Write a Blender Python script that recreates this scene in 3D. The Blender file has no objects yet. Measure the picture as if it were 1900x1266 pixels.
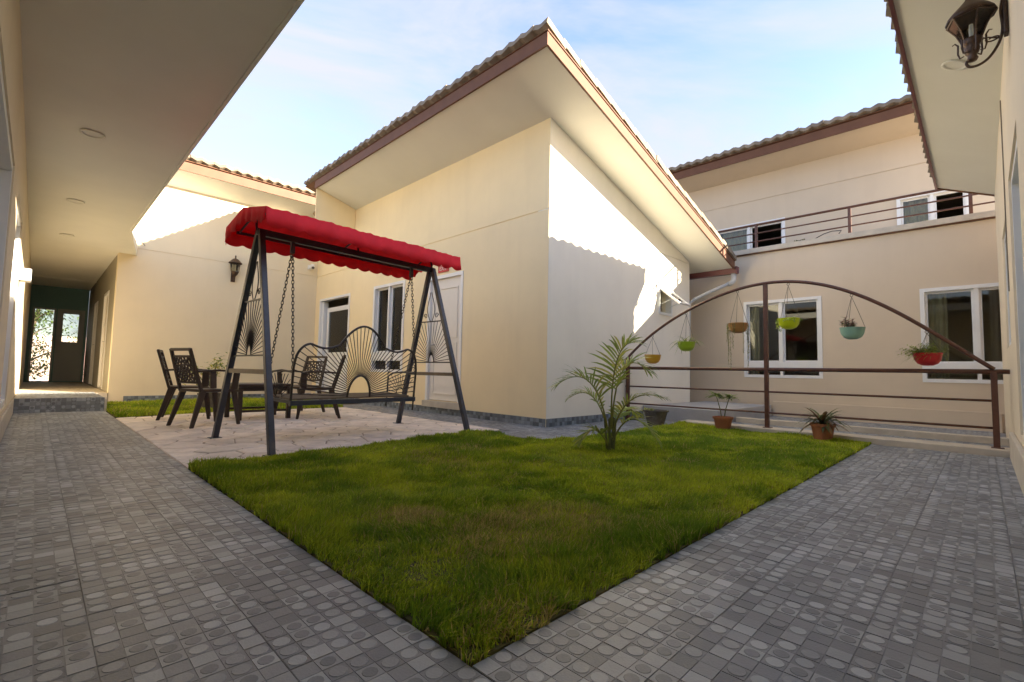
import bpy, math, random
import numpy as np
from mathutils import Vector, Matrix
random.seed(7); rng = np.random.default_rng(7)
scene = bpy.context.scene
col = scene.collection
rad = math.radians

# ------------------------------------------------------------------ camera
CAM_H = 0.70
yaw, pitch, roll = rad(44.865), rad(3.7756), rad(1.207)
fwd = Vector((math.cos(yaw)*math.cos(pitch), math.sin(yaw)*math.cos(pitch), math.sin(pitch)))
rgt0 = Vector((math.sin(yaw), -math.cos(yaw), 0)); up0 = rgt0.cross(fwd)
RIGHT = math.cos(roll)*rgt0 + math.sin(roll)*up0
UP = -math.sin(roll)*rgt0 + math.cos(roll)*up0
cam = bpy.data.cameras.new('camera'); cam_o = bpy.data.objects.new('camera', cam); col.objects.link(cam_o)
mw = Matrix((RIGHT, UP, -fwd)).transposed().to_4x4(); mw.translation = Vector((0, 0, CAM_H))
cam_o.matrix_world = mw
cam.sensor_width = 36; cam.lens = 36*878.16/1900; cam.clip_start = 0.02; cam.clip_end = 2000
scene.camera = cam_o

# ------------------------------------------------------------------ light
SUN = Vector((0.53, -1.0, 0.345)).normalized()           # direction towards the sun
elev = math.asin(SUN.z)
world = bpy.data.worlds.new('World'); scene.world = world; world.use_nodes = True
wn = world.node_tree; wn.nodes.clear()
def WN(t, **k):
    n = wn.nodes.new(t)
    for a, b in k.items(): setattr(n, a, b)
    return n
sky = WN('ShaderNodeTexSky'); sky.sky_type = 'NISHITA'; sky.sun_disc = False
sky.sun_elevation = elev; sky.sun_rotation = math.atan2(SUN.x, SUN.y)
sky.air_density = 1.0; sky.dust_density = 0.6; sky.ozone_density = 1.0; sky.altitude = 50
tc = WN('ShaderNodeTexCoord'); mp = WN('ShaderNodeMapping'); mp.inputs['Scale'].default_value = (1.0, 1.0, 2.4)
mp.inputs['Rotation'].default_value = (0.25, 0.1, 0.7)
wn.links.new(tc.outputs['Generated'], mp.inputs['Vector'])
nz = WN('ShaderNodeTexNoise'); nz.inputs['Scale'].default_value = 2.0; nz.inputs['Detail'].default_value = 7; nz.inputs['Roughness'].default_value = 0.58; nz.inputs['Distortion'].default_value = 0.9
wn.links.new(mp.outputs[0], nz.inputs['Vector'])
cr = WN('ShaderNodeValToRGB'); cr.color_ramp.elements[0].position = 0.34; cr.color_ramp.elements[1].position = 0.62
cr.color_ramp.elements[0].color = (0.05, 0.05, 0.05, 1); cr.color_ramp.elements[1].color = (0.97, 0.97, 0.97, 1)
wn.links.new(nz.outputs['Fac'], cr.inputs['Fac'])
cl_ = WN('ShaderNodeRGB'); cl_.outputs[0].default_value = (1.12, 1.15, 1.27, 1)
tint = WN('ShaderNodeMixRGB'); tint.blend_type = 'MULTIPLY'; tint.inputs[0].default_value = 1; tint.inputs[2].default_value = (0.72, 0.67, 0.755, 1)   # dims the sky colour and takes out cyan
wn.links.new(sky.outputs[0], tint.inputs[1])
mixw = WN('ShaderNodeMixRGB')
wn.links.new(cl_.outputs[0], mixw.inputs['Color2'])
wn.links.new(cr.outputs['Color'], mixw.inputs['Fac']); wn.links.new(tint.outputs[0], mixw.inputs['Color1'])
bgn = WN('ShaderNodeBackground'); bgn.inputs['Strength'].default_value = 0.098
wo = WN('ShaderNodeOutputWorld')
wn.links.new(mixw.outputs[0], bgn.inputs['Color']); wn.links.new(bgn.outputs[0], wo.inputs['Surface'])
sun = bpy.data.lights.new('sun', 'SUN'); sun.energy = 3.4; sun.angle = rad(0.55); sun.color = (1.0, 0.86, 0.66)
sun_o = bpy.data.objects.new('sun', sun); col.objects.link(sun_o)
sun_o.rotation_euler = SUN.to_track_quat('Z', 'Y').to_euler(); sun_o.location = (5, -20, 12)
vs = scene.view_settings
vs.view_transform = 'Standard'; vs.look = 'None'; vs.gamma = 1; vs.use_curve_mapping = False; vs.exposure = 3.0
scene.cycles.use_denoising = True
scene.cycles.max_bounces = 10; scene.cycles.diffuse_bounces = 6; scene.cycles.transparent_max_bounces = 16
scene.cycles.sample_clamp_indirect = 8

# ------------------------------------------------------------------ materials
MATS = {}
def mat(name, c, rough=0.6, metal=0.0, spec=0.5, var=0.0, vscale=4.0, bump=0.0, bscale=60.0, attr=None, rnd=0.0, trans=None, c2=None, stain=None, coat=0.0):
    m = bpy.data.materials.new(name); m.use_nodes = True; t = m.node_tree; N = t.nodes; L = t.links
    b = N['Principled BSDF']
    b.inputs['Roughness'].default_value = rough; b.inputs['Metallic'].default_value = metal
    b.inputs['Specular IOR Level'].default_value = spec; b.inputs['Coat Weight'].default_value = coat
    co = N.new('ShaderNodeTexCoord')
    base = N.new('ShaderNodeRGB'); base.outputs[0].default_value = (*c, 1); cur = base.outputs[0]
    if attr:
        a = N.new('ShaderNodeAttribute'); a.attribute_name = attr
        mx = N.new('ShaderNodeMixRGB'); mx.blend_type = 'MULTIPLY'; mx.inputs[0].default_value = 1
        L.new(cur, mx.inputs[1]); L.new(a.outputs['Color'], mx.inputs[2]); cur = mx.outputs[0]
    if var > 0:
        n = N.new('ShaderNodeTexNoise'); n.inputs['Scale'].default_value = vscale; n.inputs['Detail'].default_value = 6; n.inputs['Roughness'].default_value = 0.6
        g = N.new('ShaderNodeNewGeometry'); L.new(g.outputs['Position'], n.inputs['Vector'])
        if c2 is not None:
            r = N.new('ShaderNodeValToRGB'); r.color_ramp.elements[0].position = 0.35; r.color_ramp.elements[1].position = 0.68
            L.new(n.outputs['Fac'], r.inputs['Fac'])
            mm = N.new('ShaderNodeMath'); mm.operation = 'MULTIPLY'; mm.inputs[1].default_value = var; L.new(r.outputs['Color'], mm.inputs[0])
            mx = N.new('ShaderNodeMixRGB'); mx.inputs[2].default_value = (*c2, 1)
            L.new(mm.outputs[0], mx.inputs[0]); L.new(cur, mx.inputs[1]); cur = mx.outputs[0]
        else:
            r = N.new('ShaderNodeMapRange'); r.inputs[1].default_value = 0.3; r.inputs[2].default_value = 0.7; r.inputs[3].default_value = 1-var; r.inputs[4].default_value = 1+var
            L.new(n.outputs['Fac'], r.inputs[0])
            mx = N.new('ShaderNodeMixRGB'); mx.blend_type = 'MULTIPLY'; mx.inputs[0].default_value = 1
            L.new(cur, mx.inputs[1]); L.new(r.outputs[0], mx.inputs[2]); cur = mx.outputs[0]
    if stain is not None:                     # rain streaks and dirt: tall thin noise
        g = N.new('ShaderNodeNewGeometry'); mpn = N.new('ShaderNodeMapping'); mpn.inputs['Scale'].default_value = (5.0, 5.0, 0.5)
        L.new(g.outputs['Position'], mpn.inputs['Vector'])
        n = N.new('ShaderNodeTexNoise'); n.inputs['Scale'].default_value = 1.0; n.inputs['Detail'].default_value = 8
        L.new(mpn.outputs[0], n.inputs['Vector'])
        r = N.new('ShaderNodeValToRGB'); r.color_ramp.elements[0].position = 0.50; r.color_ramp.elements[1].position = 0.85
        r.color_ramp.elements[1].color = (stain, stain, stain, 1); r.color_ramp.elements[0].color = (0, 0, 0, 1)
        L.new(n.outputs['Fac'], r.inputs['Fac'])
        mx = N.new('ShaderNodeMixRGB'); mx.inputs[2].default_value = (c[0]*0.55, c[1]*0.52, c[2]*0.5, 1)
        L.new(r.outputs['Color'], mx.inputs[0]); L.new(cur, mx.inputs[1]); cur = mx.outputs[0]
    if rnd > 0:
        o = N.new('ShaderNodeObjectInfo')
        r = N.new('ShaderNodeMapRange'); r.inputs[3].default_value = 1-rnd; r.inputs[4].default_value = 1+rnd
        L.new(o.outputs['Random'], r.inputs[0])
        mx = N.new('ShaderNodeMixRGB'); mx.blend_type = 'MULTIPLY'; mx.inputs[0].default_value = 1
        L.new(cur, mx.inputs[1]); L.new(r.outputs[0], mx.inputs[2]); cur = mx.outputs[0]
    L.new(cur, b.inputs['Base Color'])
    if bump > 0:
        g = N.new('ShaderNodeNewGeometry')
        n = N.new('ShaderNodeTexNoise'); n.inputs['Scale'].default_value = bscale; n.inputs['Detail'].default_value = 4
        L.new(g.outputs['Position'], n.inputs['Vector'])
        bp = N.new('ShaderNodeBump'); bp.inputs['Strength'].default_value = bump; bp.inputs['Distance'].default_value = 0.01
        L.new(n.outputs['Fac'], bp.inputs['Height']); L.new(bp.outputs[0], b.inputs['Normal'])
    if trans:
        tr = N.new('ShaderNodeBsdfTranslucent'); L.new(cur, tr.inputs['Color'])
        ms = N.new('ShaderNodeMixShader'); ms.inputs[0].default_value = trans
        L.new(b.outputs[0], ms.inputs[1]); L.new(tr.outputs[0], ms.inputs[2]); L.new(ms.outputs[0], N['Material Output'].inputs['Surface'])
    MATS[name] = m; return m
def glass_mat(name, tint, ior=1.5):
    m = bpy.data.materials.new(name); m.use_nodes = True; t = m.node_tree; N = t.nodes; L = t.links
    N.remove(N['Principled BSDF'])
    tr = N.new('ShaderNodeBsdfTransparent'); tr.inputs[0].default_value = (*tint, 1)
    gl = N.new('ShaderNodeBsdfGlossy'); gl.inputs['Roughness'].default_value = 0.02
    fr = N.new('ShaderNodeFresnel'); fr.inputs[0].default_value = ior
    ms = N.new('ShaderNodeMixShader'); L.new(fr.outputs[0], ms.inputs[0]); L.new(tr.outputs[0], ms.inputs[1]); L.new(gl.outputs[0], ms.inputs[2])
    L.new(ms.outputs[0], N['Material Output'].inputs['Surface']); MATS[name] = m; return m

M_cream = mat('cream_plaster', (0.90, 0.75, 0.47), 0.75, var=0.05, vscale=0.8, bump=0.12, bscale=70, spec=0.25, stain=0.10)
M_cream_skylit = mat('skylit_cream_plaster', (0.92, 0.87, 0.74), 0.75, var=0.05, vscale=0.8, bump=0.12, bscale=70, spec=0.25, stain=0.10)  # same cream paint, made paler to imitate cool sky light on this face
M_lampwall = mat('warm_plaster', (0.80, 0.69, 0.49), 0.75, var=0.05, vscale=0.8, bump=0.12, bscale=70, spec=0.25, stain=0.08)
M_pink = mat('beige_plaster', (0.66, 0.555, 0.42), 0.75, var=0.05, vscale=0.7, bump=0.12, bscale=70, spec=0.25, stain=0.10)
M_left = mat('tan_plaster', (0.76, 0.66, 0.49), 0.7, var=0.05, vscale=0.8, bump=0.12, bscale=70, spec=0.3, stain=0.08)
M_soffit = mat('soffit_paint', (0.76, 0.755, 0.69), 0.8, var=0.03, vscale=1.5, spec=0.2)
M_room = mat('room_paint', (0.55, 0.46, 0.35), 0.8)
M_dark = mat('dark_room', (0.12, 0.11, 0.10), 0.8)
M_fascia = mat('brown_fascia', (0.145, 0.066, 0.036), 0.6, spec=0.3, var=0.12, vscale=6, stain=0.2)
M_maroon = mat('maroon_gutter', (0.16, 0.045, 0.045), 0.4)
M_rooftile = mat('roof_tile', (0.225, 0.180, 0.130), 0.8, var=0.2, vscale=9, bump=0.3, bscale=90, rnd=0.18)
M_white = mat('white_aluminium', (0.80, 0.80, 0.78), 0.35, var=0.03, vscale=5)
M_whitedoor = mat('white_door', (0.78, 0.74, 0.66), 0.45, var=0.03, vscale=3)
M_pvc = mat('grey_pvc', (0.55, 0.56, 0.56), 0.45)
M_glass = glass_mat('window_glass', (0.80, 0.84, 0.80), 1.55)
M_lampglass = glass_mat('lamp_glass', (0.85, 0.88, 0.86), 1.45)
M_curtain = mat('beige_curtain', (0.74, 0.62, 0.42), 0.85, var=0.1, vscale=8, trans=0.2)
M_metal = mat('swing_metal', (0.035, 0.04, 0.055), 0.38, metal=0.0, spec=0.6, var=0.2, vscale=20)
M_iron = mat('black_iron', (0.028, 0.022, 0.018), 0.45, spec=0.5, var=0.2, vscale=25)
M_bronze = mat('bronze_lamp', (0.075, 0.045, 0.03), 0.4, metal=0.5, var=0.3, vscale=60)
M_rail = mat('brown_rail_paint', (0.115, 0.048, 0.03), 0.38, spec=0.5, var=0.2, vscale=15)
M_red = mat('red_canvas', (0.90, 0.022, 0.04), 0.7, var=0.08, vscale=6, bump=0.1, bscale=200, trans=0.3)
M_slat = mat('seat_slat', (0.16, 0.125, 0.09), 0.45, var=0.15, vscale=15)
M_plastic = mat('dark_brown_plastic', (0.042, 0.026, 0.018), 0.42, spec=0.5, var=0.15, vscale=12)
M_tile = mat('mosaic_tile', (0.235, 0.255, 0.275), 0.42, spec=0.45, attr='tone', var=0.16, vscale=2.6, rnd=0.10, bump=0.12, bscale=150)
M_grout = mat('grout', (0.26, 0.255, 0.245), 0.8, var=0.2, vscale=8)
M_stone = mat('patio_stone', (0.78, 0.68, 0.57), 0.62, spec=0.4, var=0.2, vscale=5, bump=0.35, bscale=45, rnd=0.12)
M_joint = mat('patio_joint', (0.42, 0.33, 0.25), 0.85, var=0.25, vscale=12)
M_ground = mat('earth', (0.20, 0.16, 0.11), 0.9, var=0.25, vscale=2)
M_soil = mat('lawn_soil', (0.10, 0.095, 0.03), 0.95, var=0.3, vscale=10)
M_grass = mat('grass_blade', (1, 1, 1), 0.6, spec=0.25, attr='tone', trans=0.45)
M_kerb = mat('cream_kerb', (0.56, 0.50, 0.40), 0.7, var=0.12, vscale=6, bump=0.15, bscale=60)
M_step = mat('grey_step_tile', (0.44, 0.44, 0.44), 0.5, var=0.08, vscale=4)
M_terra = mat('terracotta', (0.36, 0.13, 0.055), 0.7, var=0.15, vscale=14)
M_bucket = mat('weathered_bucket', (0.10, 0.085, 0.07), 0.7, var=0.4, vscale=14, c2=(0.30, 0.26, 0.20))
M_leaf = mat('leaf', (1.7, 1.7, 1.6), 0.5, spec=0.35, attr='tone', trans=0.35)
M_stem = mat('stem', (0.14, 0.15, 0.05), 0.6, var=0.2, vscale=30)
M_bark = mat('bark', (0.14, 0.10, 0.07), 0.9, var=0.3, vscale=20)
M_cord = mat('hanging_cord', (0.20, 0.17, 0.13), 0.7)
M_sign = mat('red_sign', (0.55, 0.03, 0.03), 0.5)
M_signtxt = mat('sign_lettering', (0.80, 0.62, 0.55), 0.6)
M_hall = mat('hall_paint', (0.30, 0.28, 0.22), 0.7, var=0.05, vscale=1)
M_teal = mat('teal_paint', (0.15, 0.29, 0.31), 0.6)
M_greydoor = mat('grey_door', (0.34, 0.37, 0.40), 0.45)
M_boundary = mat('pink_boundary_wall', (0.62, 0.45, 0.42), 0.8, var=0.1, vscale=1)
M_pots = {k: mat(k + '_pot', c, 0.42, spec=0.5, var=0.06, vscale=10) for k, c in dict(
    yellow=(0.78, 0.42, 0.03), green=(0.42, 0.62, 0.03), tan=(0.50, 0.25, 0.08), lime=(0.62, 0.74, 0.01), mint=(0.30, 0.52, 0.42), red=(0.52, 0.015, 0.02)).items()}

# ------------------------------------------------------------------ mesh helpers
ORI = {}
class MB:
    def __init__(s): s.v = []; s.f = []; s.c = []
    def add(s, vs, fs, c=None):
        o = len(s.v); s.v += [tuple(v) for v in vs]; s.f += [tuple(i+o for i in f) for f in fs]
        if c is not None: s.c += [c]*len(fs)
        return s
    def box(s, x0, y0, z0, x1, y1, z1, c=None):
        x0, x1 = sorted((x0, x1)); y0, y1 = sorted((y0, y1)); z0, z1 = sorted((z0, z1))
        return s.add([(x0,y0,z0),(x1,y0,z0),(x1,y1,z0),(x0,y1,z0),(x0,y0,z1),(x1,y0,z1),(x1,y1,z1),(x0,y1,z1)],
              [(0,3,2,1),(4,5,6,7),(0,1,5,4),(1,2,6,5),(2,3,7,6),(3,0,4,7)], c)
    def obox(s, p, ax, ay, az, c=None):       # centre and three half-axis vectors
        p = Vector(p); ax = Vector(ax); ay = Vector(ay); az = Vector(az)
        V = [p+ax*a+ay*b+az*d for d in (-1,1) for a, b in ((-1,-1),(1,-1),(1,1),(-1,1))]
        return s.add(V, [(0,3,2,1),(4,5,6,7),(0,1,5,4),(1,2,6,5),(2,3,7,6),(3,0,4,7)], c)
    def bar(s, a, b, w, h=None, up=(0,0,1), c=None):     # rectangular bar from a to b
        a = Vector(a); b = Vector(b); h = h or w; d = (b-a); u = Vector(up)
        if abs(d.normalized().dot(u.normalized())) > 0.98: u = Vector((1,0,0))
        sd = d.cross(u).normalized(); uu = sd.cross(d).normalized()
        return s.obox((a+b)/2, d/2, sd*w/2, uu*h/2, c)
    def tube(s, pts, r, n=6, closed=False, c=None):
        P = [Vector(p) for p in pts]; k = len(P); rs = r if hasattr(r, '__len__') else [r]*k
        rings = []; prev = None
        for i in range(k):
            if closed: d = P[(i+1) % k]-P[i-1]
            else: d = P[min(i+1, k-1)]-P[max(i-1, 0)]
            d.normalize()
            if prev is None:
                u = Vector((0,0,1)) if abs(d.z) < 0.9 else Vector((1,0,0))
                sd = d.cross(u).normalized()
            else:
                sd = (prev - d*prev.dot(d)).normalized()
            prev = sd; w = d.cross(sd)
            rings.append([P[i]+(sd*math.cos(6.2832*j/n)+w*math.sin(6.2832*j/n))*rs[i] for j in range(n)])
        V = [p for R in rings for p in R]; F = []
        m = k if closed else k-1
        for i in range(m):
            for j in range(n):
                a = i*n+j; b = i*n+(j+1) % n; i2 = (i+1) % k
                F.append((a, b, i2*n+(j+1) % n, i2*n+j))
        if not closed: F += [tuple(range(n))[::-1], tuple((k-1)*n+j for j in range(n))]
        return s.add(V, F, c)
    def lathe(s, prof, ctr=(0,0,0), n=20, c=None, cap=True):
        cx, cy, cz = ctr; V = []; F = []
        for r, z in prof:
            V += [(cx+r*math.cos(6.2832*j/n), cy+r*math.sin(6.2832*j/n), cz+z) for j in range(n)]
        for i in range(len(prof)-1):
            for j in range(n):
                F.append((i*n+j, i*n+(j+1) % n, (i+1)*n+(j+1) % n, (i+1)*n+j))
        if cap:
            if prof[0][0] > 1e-4: F.append(tuple(range(n))[::-1])
            if prof[-1][0] > 1e-4: F.append(tuple((len(prof)-1)*n+j for j in range(n)))
        return s.add(V, F, c)
    def prism(s, poly, z0, z1, c=None):
        n = len(poly)
        V = [(x, y, z0) for x, y in poly]+[(x, y, z1) for x, y in poly]
        F = [tuple(range(n))[::-1], tuple(range(n, 2*n))]+[(i, (i+1) % n, n+(i+1) % n, n+i) for i in range(n)]
        return s.add(V, F, c)
    def build(s, name, m, parent=None, smooth=False, bevel=0.0, mod=None):
        me = bpy.data.meshes.new(name)
        if parent is not None:
            o = ORI[parent.name]; V = [(v[0]-o[0], v[1]-o[1], v[2]-o[2]) for v in s.v]
        else: o = (0, 0, 0); V = s.v
        me.from_pydata(V, [], s.f); me.validate()
        if s.c and len(s.c) == len(me.polygons):
            at = me.color_attributes.new('tone', 'FLOAT_COLOR', 'CORNER')
            arr = np.repeat(np.array([(*c, 1.0) if hasattr(c, '__len__') else (c, c, c, 1.0) for c in s.c], dtype=np.float32), [p.loop_total for p in me.polygons], axis=0)
            at.data.foreach_set('color', arr.ravel())
        me.materials.append(m)
        if smooth: me.polygons.foreach_set('use_smooth', [True]*len(me.polygons))
        me.update()
        ob = bpy.data.objects.new(name, me); col.objects.link(ob)
        if parent is not None: ob.parent = parent
        ORI[ob.name] = o
        if bevel:
            b = ob.modifiers.new('bevel', 'BEVEL'); b.width = bevel; b.segments = 2; b.limit_method = 'ANGLE'
        return ob
def thing(name, label, cat, loc=(0,0,0), rz=0.0, group=None):
    e = bpy.data.objects.new(name, None); col.objects.link(e); e.empty_display_size = 0.1
    e.location = loc; e.rotation_euler = (0, 0, rz); e['label'] = label; e['category'] = cat
    if group: e['group'] = group
    ORI[e.name] = loc; return e
def local_thing(name, label, cat, group=None):
    return thing(name, label, cat, (0,0,0), 0, group)
def tag(o, label, cat, group=None):
    o['label'] = label; o['category'] = cat
    if group: o['group'] = group
    return o
def struct(o, kind='structure'): o['kind'] = kind; return o
def copy_tree(o, parent=None):
    c = o.copy(); col.objects.link(c)
    if parent is not None: c.parent = parent
    for ch in list(o.children): copy_tree(ch, c)
    return c
def share(src, name, parent, loc, rz=0.0):
    ob = bpy.data.objects.new(name, src); col.objects.link(ob); ob.parent = parent
    p = ORI[parent.name]; ob.location = (loc[0]-p[0], loc[1]-p[1], loc[2]-p[2]); ob.rotation_euler = (0, 0, rz); return ob

# wall with openings and recessed joint lines; P(u,z,d) maps to 3D (d = depth into the wall)
def wall(name, P, u0, u1, z0, z1, thick, openings, m, parent, recess=(), top=None, flip=False):
    us = sorted({u0, u1, *[a for o in openings for a in o[:2]], *[a for o in recess for a in o[:2]]})
    zs = sorted({z0, z1, *[a for o in openings for a in o[2:4]], *[a for o in recess for a in o[2:4]]})
    us = [u for u in us if u0 <= u <= u1]; zs = [z for z in zs if z0 <= z <= z1]
    T = lambda u, z: (top(u) if (top and abs(z-z1) < 1e-6) else z)
    mb = MB()
    def q(a, b, c, d): mb.add([a, b, c, d], [(0,1,2,3) if not flip else (3,2,1,0)])
    for i in range(len(us)-1):
        for j in range(len(zs)-1):
            a, b, c, d = us[i], us[i+1], zs[j], zs[j+1]; um, zm = (a+b)/2, (c+d)/2
            hole = next((o for o in openings if o[0] < um < o[1] and o[2] < zm < o[3]), None)
            rec = next((o for o in recess if o[0] < um < o[1] and o[2] < zm < o[3]), None)
            if hole is None:
                dep = 0.012 if rec else 0.0
                q(P(a,T(a,c),dep), P(b,T(b,c),dep), P(b,T(b,d),dep), P(a,T(a,d),dep))
                q(P(a,T(a,d),thick), P(b,T(b,d),thick), P(b,T(b,c),thick), P(a,T(a,c),thick))
    def ring(o, d1):
        a, b, c, d = max(o[0], u0), min(o[1], u1), o[2], o[3]
        q(P(a,c,0), P(b,c,0), P(b,c,d1), P(a,c,d1)); q(P(a,d,d1), P(b,d,d1), P(b,d,0), P(a,d,0))
        q(P(a,c,d1), P(a,d,d1), P(a,d,0), P(a,c,0)); q(P(b,c,0), P(b,d,0), P(b,d,d1), P(b,c,d1))
    for o in openings: ring(o, thick)
    for o in recess: ring(o, 0.012)
    q(P(u0,T(u0,z1),0), P(u1,T(u1,z1),0), P(u1,T(u1,z1),thick), P(u0,T(u0,z1),thick))
    q(P(u0,z0,thick), P(u0,T(u0,z1),thick), P(u0,T(u0,z1),0), P(u0,z0,0)); q(P(u1,z0,0), P(u1,T(u1,z1),0), P(u1,T(u1,z1),thick), P(u1,z0,thick))
    return mb.build(name, m, parent)
def pbox(mb, P, u0, u1, z0, z1, d0, d1):
    V = [P(u,z,d) for d in (d0,d1) for u, z in ((u0,z0),(u1,z0),(u1,z1),(u0,z1))]
    mb.add(V, [(0,3,2,1),(4,5,6,7),(0,1,5,4),(1,2,6,5),(2,3,7,6),(3,0,4,7)])
def window(parent, P, u0, u1, z0, z1, cols=2, transom=None, fw=0.055, d=0.06, curtain=None, handle=True, opened=None):
    """sliding window: frame ring + sashes; panes and curtain are sub-parts"""
    mb = MB(); dd = d+0.06
    pbox(mb, P, u0, u0+fw, z0, z1, d-0.075, dd); pbox(mb, P, u1-fw, u1, z0, z1, d-0.075, dd)
    pbox(mb, P, u0+fw, u1-fw, z0, z0+fw, d-0.075, dd); pbox(mb, P, u0+fw, u1-fw, z1-fw, z1, d-0.075, dd)
    zb = z0+fw
    if transom:
        pbox(mb, P, u0+fw, u1-fw, transom[0], transom[1], d-0.07, dd); zb = transom[1]
    edges = [u0+fw+(u1-u0-2*fw)*i/cols for i in range(cols+1)]
    for e in edges[1:-1]:
        pbox(mb, P, e-fw*0.45, e+fw*0.45, zb, z1-fw, d-0.06, dd-0.01)
        if transom: pbox(mb, P, e-fw*0.4, e+fw*0.4, z0+fw, transom[0], d-0.06, dd-0.01)
    w = mb.build('window', M_white, parent)
    for i in range(cols):
        a, b = edges[i]+(0.001 if i else 0), edges[i+1]; off = 0.012*(i % 2); st = 0.032
        if i: a += fw*0.45
        if i < cols-1: b -= fw*0.45
        s = MB()
        pbox(s, P, a, a+st, zb, z1-fw, d-0.01+off, d+0.018+off); pbox(s, P, b-st, b, zb, z1-fw, d-0.01+off, d+0.018+off)
        pbox(s, P, a+st, b-st, zb, zb+st, d-0.01+off, d+0.018+off); pbox(s, P, a+st, b-st, z1-fw-st, z1-fw, d-0.01+off, d+0.018+off)
        s.build('sash', M_white, w)
        if opened != i:
            g = MB(); pbox(g, P, a+st, b-st, zb+st, z1-fw-st, d+off, d+0.005+off); g.build('pane', M_glass, w)
        if transom:
            g = MB(); pbox(g, P, a, b, z0+fw, transom[0], d, d+0.005); g.build('pane', M_glass, w)
    if handle:
        h = MB(); e = edges[1] if cols > 1 else u0+fw
        pbox(h, P, e+0.03, e+0.045, (zb+z1)/2-0.06, (zb+z1)/2+0.06, d-0.035, d-0.012); h.build('handle', M_white, w)
    for (ca, cb) in (curtain or []):
        c = MB(); n = max(14, int((cb-ca)/0.012))
        V = []; F = []
        for i in range(n+1):
            u = ca+(cb-ca)*i/n; dep = d+0.10+0.022*math.sin(i*1.05)+0.012*math.sin(i*0.37+u*5)
            V += [P(u, z0+0.06, dep), P(u, z1-0.05, dep+0.006*math.sin(i))]
        for i in range(n): F.append((2*i, 2*i+2, 2*i+3, 2*i+1))
        c.add(V, F); c.build('curtain', M_curtain, w, smooth=True)
    return w
def room(parent, P, u0, u1, z0, z1, d0, d1, m=None):
    mb = MB(); q = lambda *a: mb.add(a, [(0,1,2,3)])
    q(P(u0,z0,d1),P(u1,z0,d1),P(u1,z1,d1),P(u0,z1,d1)); q(P(u0,z0,d0),P(u0,z0,d1),P(u0,z1,d1),P(u0,z1,d0)); q(P(u1,z0,d0),P(u1,z0,d1),P(u1,z1,d1),P(u1,z1,d0))
    q(P(u0,z0,d0),P(u1,z0,d0),P(u1,z0,d1),P(u0,z0,d1)); q(P(u0,z1,d0),P(u1,z1,d0),P(u1,z1,d1),P(u0,z1,d1))
    return mb.build('room', m or M_room, parent)
def roof(parent, O, U, V, lu, lv, first_row=True, edge_cols=(), pitch=0.205, course=0.33, lift=0.035):
    """tiled roof: O = corner of the high edge, U along that edge, V down the slope (unit vectors).
    Tiles along the seen edges are single pieces, the rest is one corrugated covering."""
    O = Vector(O); U = Vector(U).normalized(); V = Vector(V).normalized(); Nn = U.cross(V)
    if Nn.z < 0: Nn = -Nn
    nu = int(round(lu/pitch)); pu = lu/nu; nv = max(2, int(round(lv/course))); pv = lv/nv; seg = 6; amp = 0.042
    prof = [(k/seg, amp*(math.cos(2*math.pi*k/seg)*0.5+0.5)**0.8) for k in range(seg+1)]
    mb = MB(); c0 = 1 if 0 in edge_cols else 0; c1 = nu-1 if 1 in edge_cols else nu; r0 = 1 if first_row else 0
    VV = []; F = []; per = (c1-c0)*seg+1
    for r in range(r0, nv):
        base = len(VV)
        for (vv, h) in ((r*pv-0.03, 0.045+lift), ((r+1)*pv, 0.018+lift)):
            for i in range(per):
                u = (c0+i/seg)*pu; VV.append(O+U*u+V*vv+Nn*(h+prof[i % seg][1]))
        F += [(base+i, base+i+1, base+per+i+1, base+per+i) for i in range(per-1)]
    mb.add(VV, F)
    rf = mb.build('roof', M_rooftile, parent, smooth=True)
    dk = MB(); a = O+Nn*0.0; e = 0.012
    dk.add([a+U*e+V*e, a+U*(lu-e)+V*e, a+U*(lu-e)+V*(lv-e), a+U*e+V*(lv-e), a+U*e+V*e+Nn*0.015, a+U*(lu-e)+V*e+Nn*0.015, a+U*(lu-e)+V*(lv-e)+Nn*0.015, a+U*e+V*(lv-e)+Nn*0.015],
           [(0,3,2,1),(4,5,6,7),(0,1,5,4),(1,2,6,5),(2,3,7,6),(3,0,4,7)])
    dk.build('roof_deck', M_fascia, rf)
    t = MB(); th = 0.075
    for (vv, h) in ((-0.05, 0.047), (pv, 0.02)):
        for off in (0, -th):
            for k in range(seg+1): t.v.append(tuple(U*((k/seg)*pu*1.02)+V*vv+Nn*(h+prof[k][1]+off+lift)))
    n = seg+1
    for k in range(seg):
        t.f += [(k, k+1, 2*n+k+1, 2*n+k), (3*n+k, 3*n+k+1, n+k+1, n+k), (k, n+k, n+k+1, k+1), (2*n+k, 2*n+k+1, 3*n+k+1, 3*n+k)]
    t.f += [(0, 2*n, 3*n, n), (seg, n+seg, 3*n+seg, 2*n+seg)]
    me = bpy.data.meshes.new('roof_tile'); me.from_pydata(t.v, [], t.f); me.materials.append(M_rooftile)
    me.polygons.foreach_set('use_smooth', [False]*len(me.polygons))
    cells = set()
    if first_row: cells |= {(i, 0) for i in range(nu)}
    for e in edge_cols: cells |= {(0 if e == 0 else nu-1, r) for r in range(nv)}
    for (i, r) in sorted(cells):
        p = O+U*(i*pu+random.uniform(-.004,.004))+V*(r*pv+random.uniform(-.012,.012))+Nn*random.uniform(0,.004)
        ob = share(me, 'roof_tile', rf, p); ob.rotation_euler = (random.uniform(-.012,.012), random.uniform(-.012,.012), random.uniform(-.015,.015))
    return rf
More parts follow.
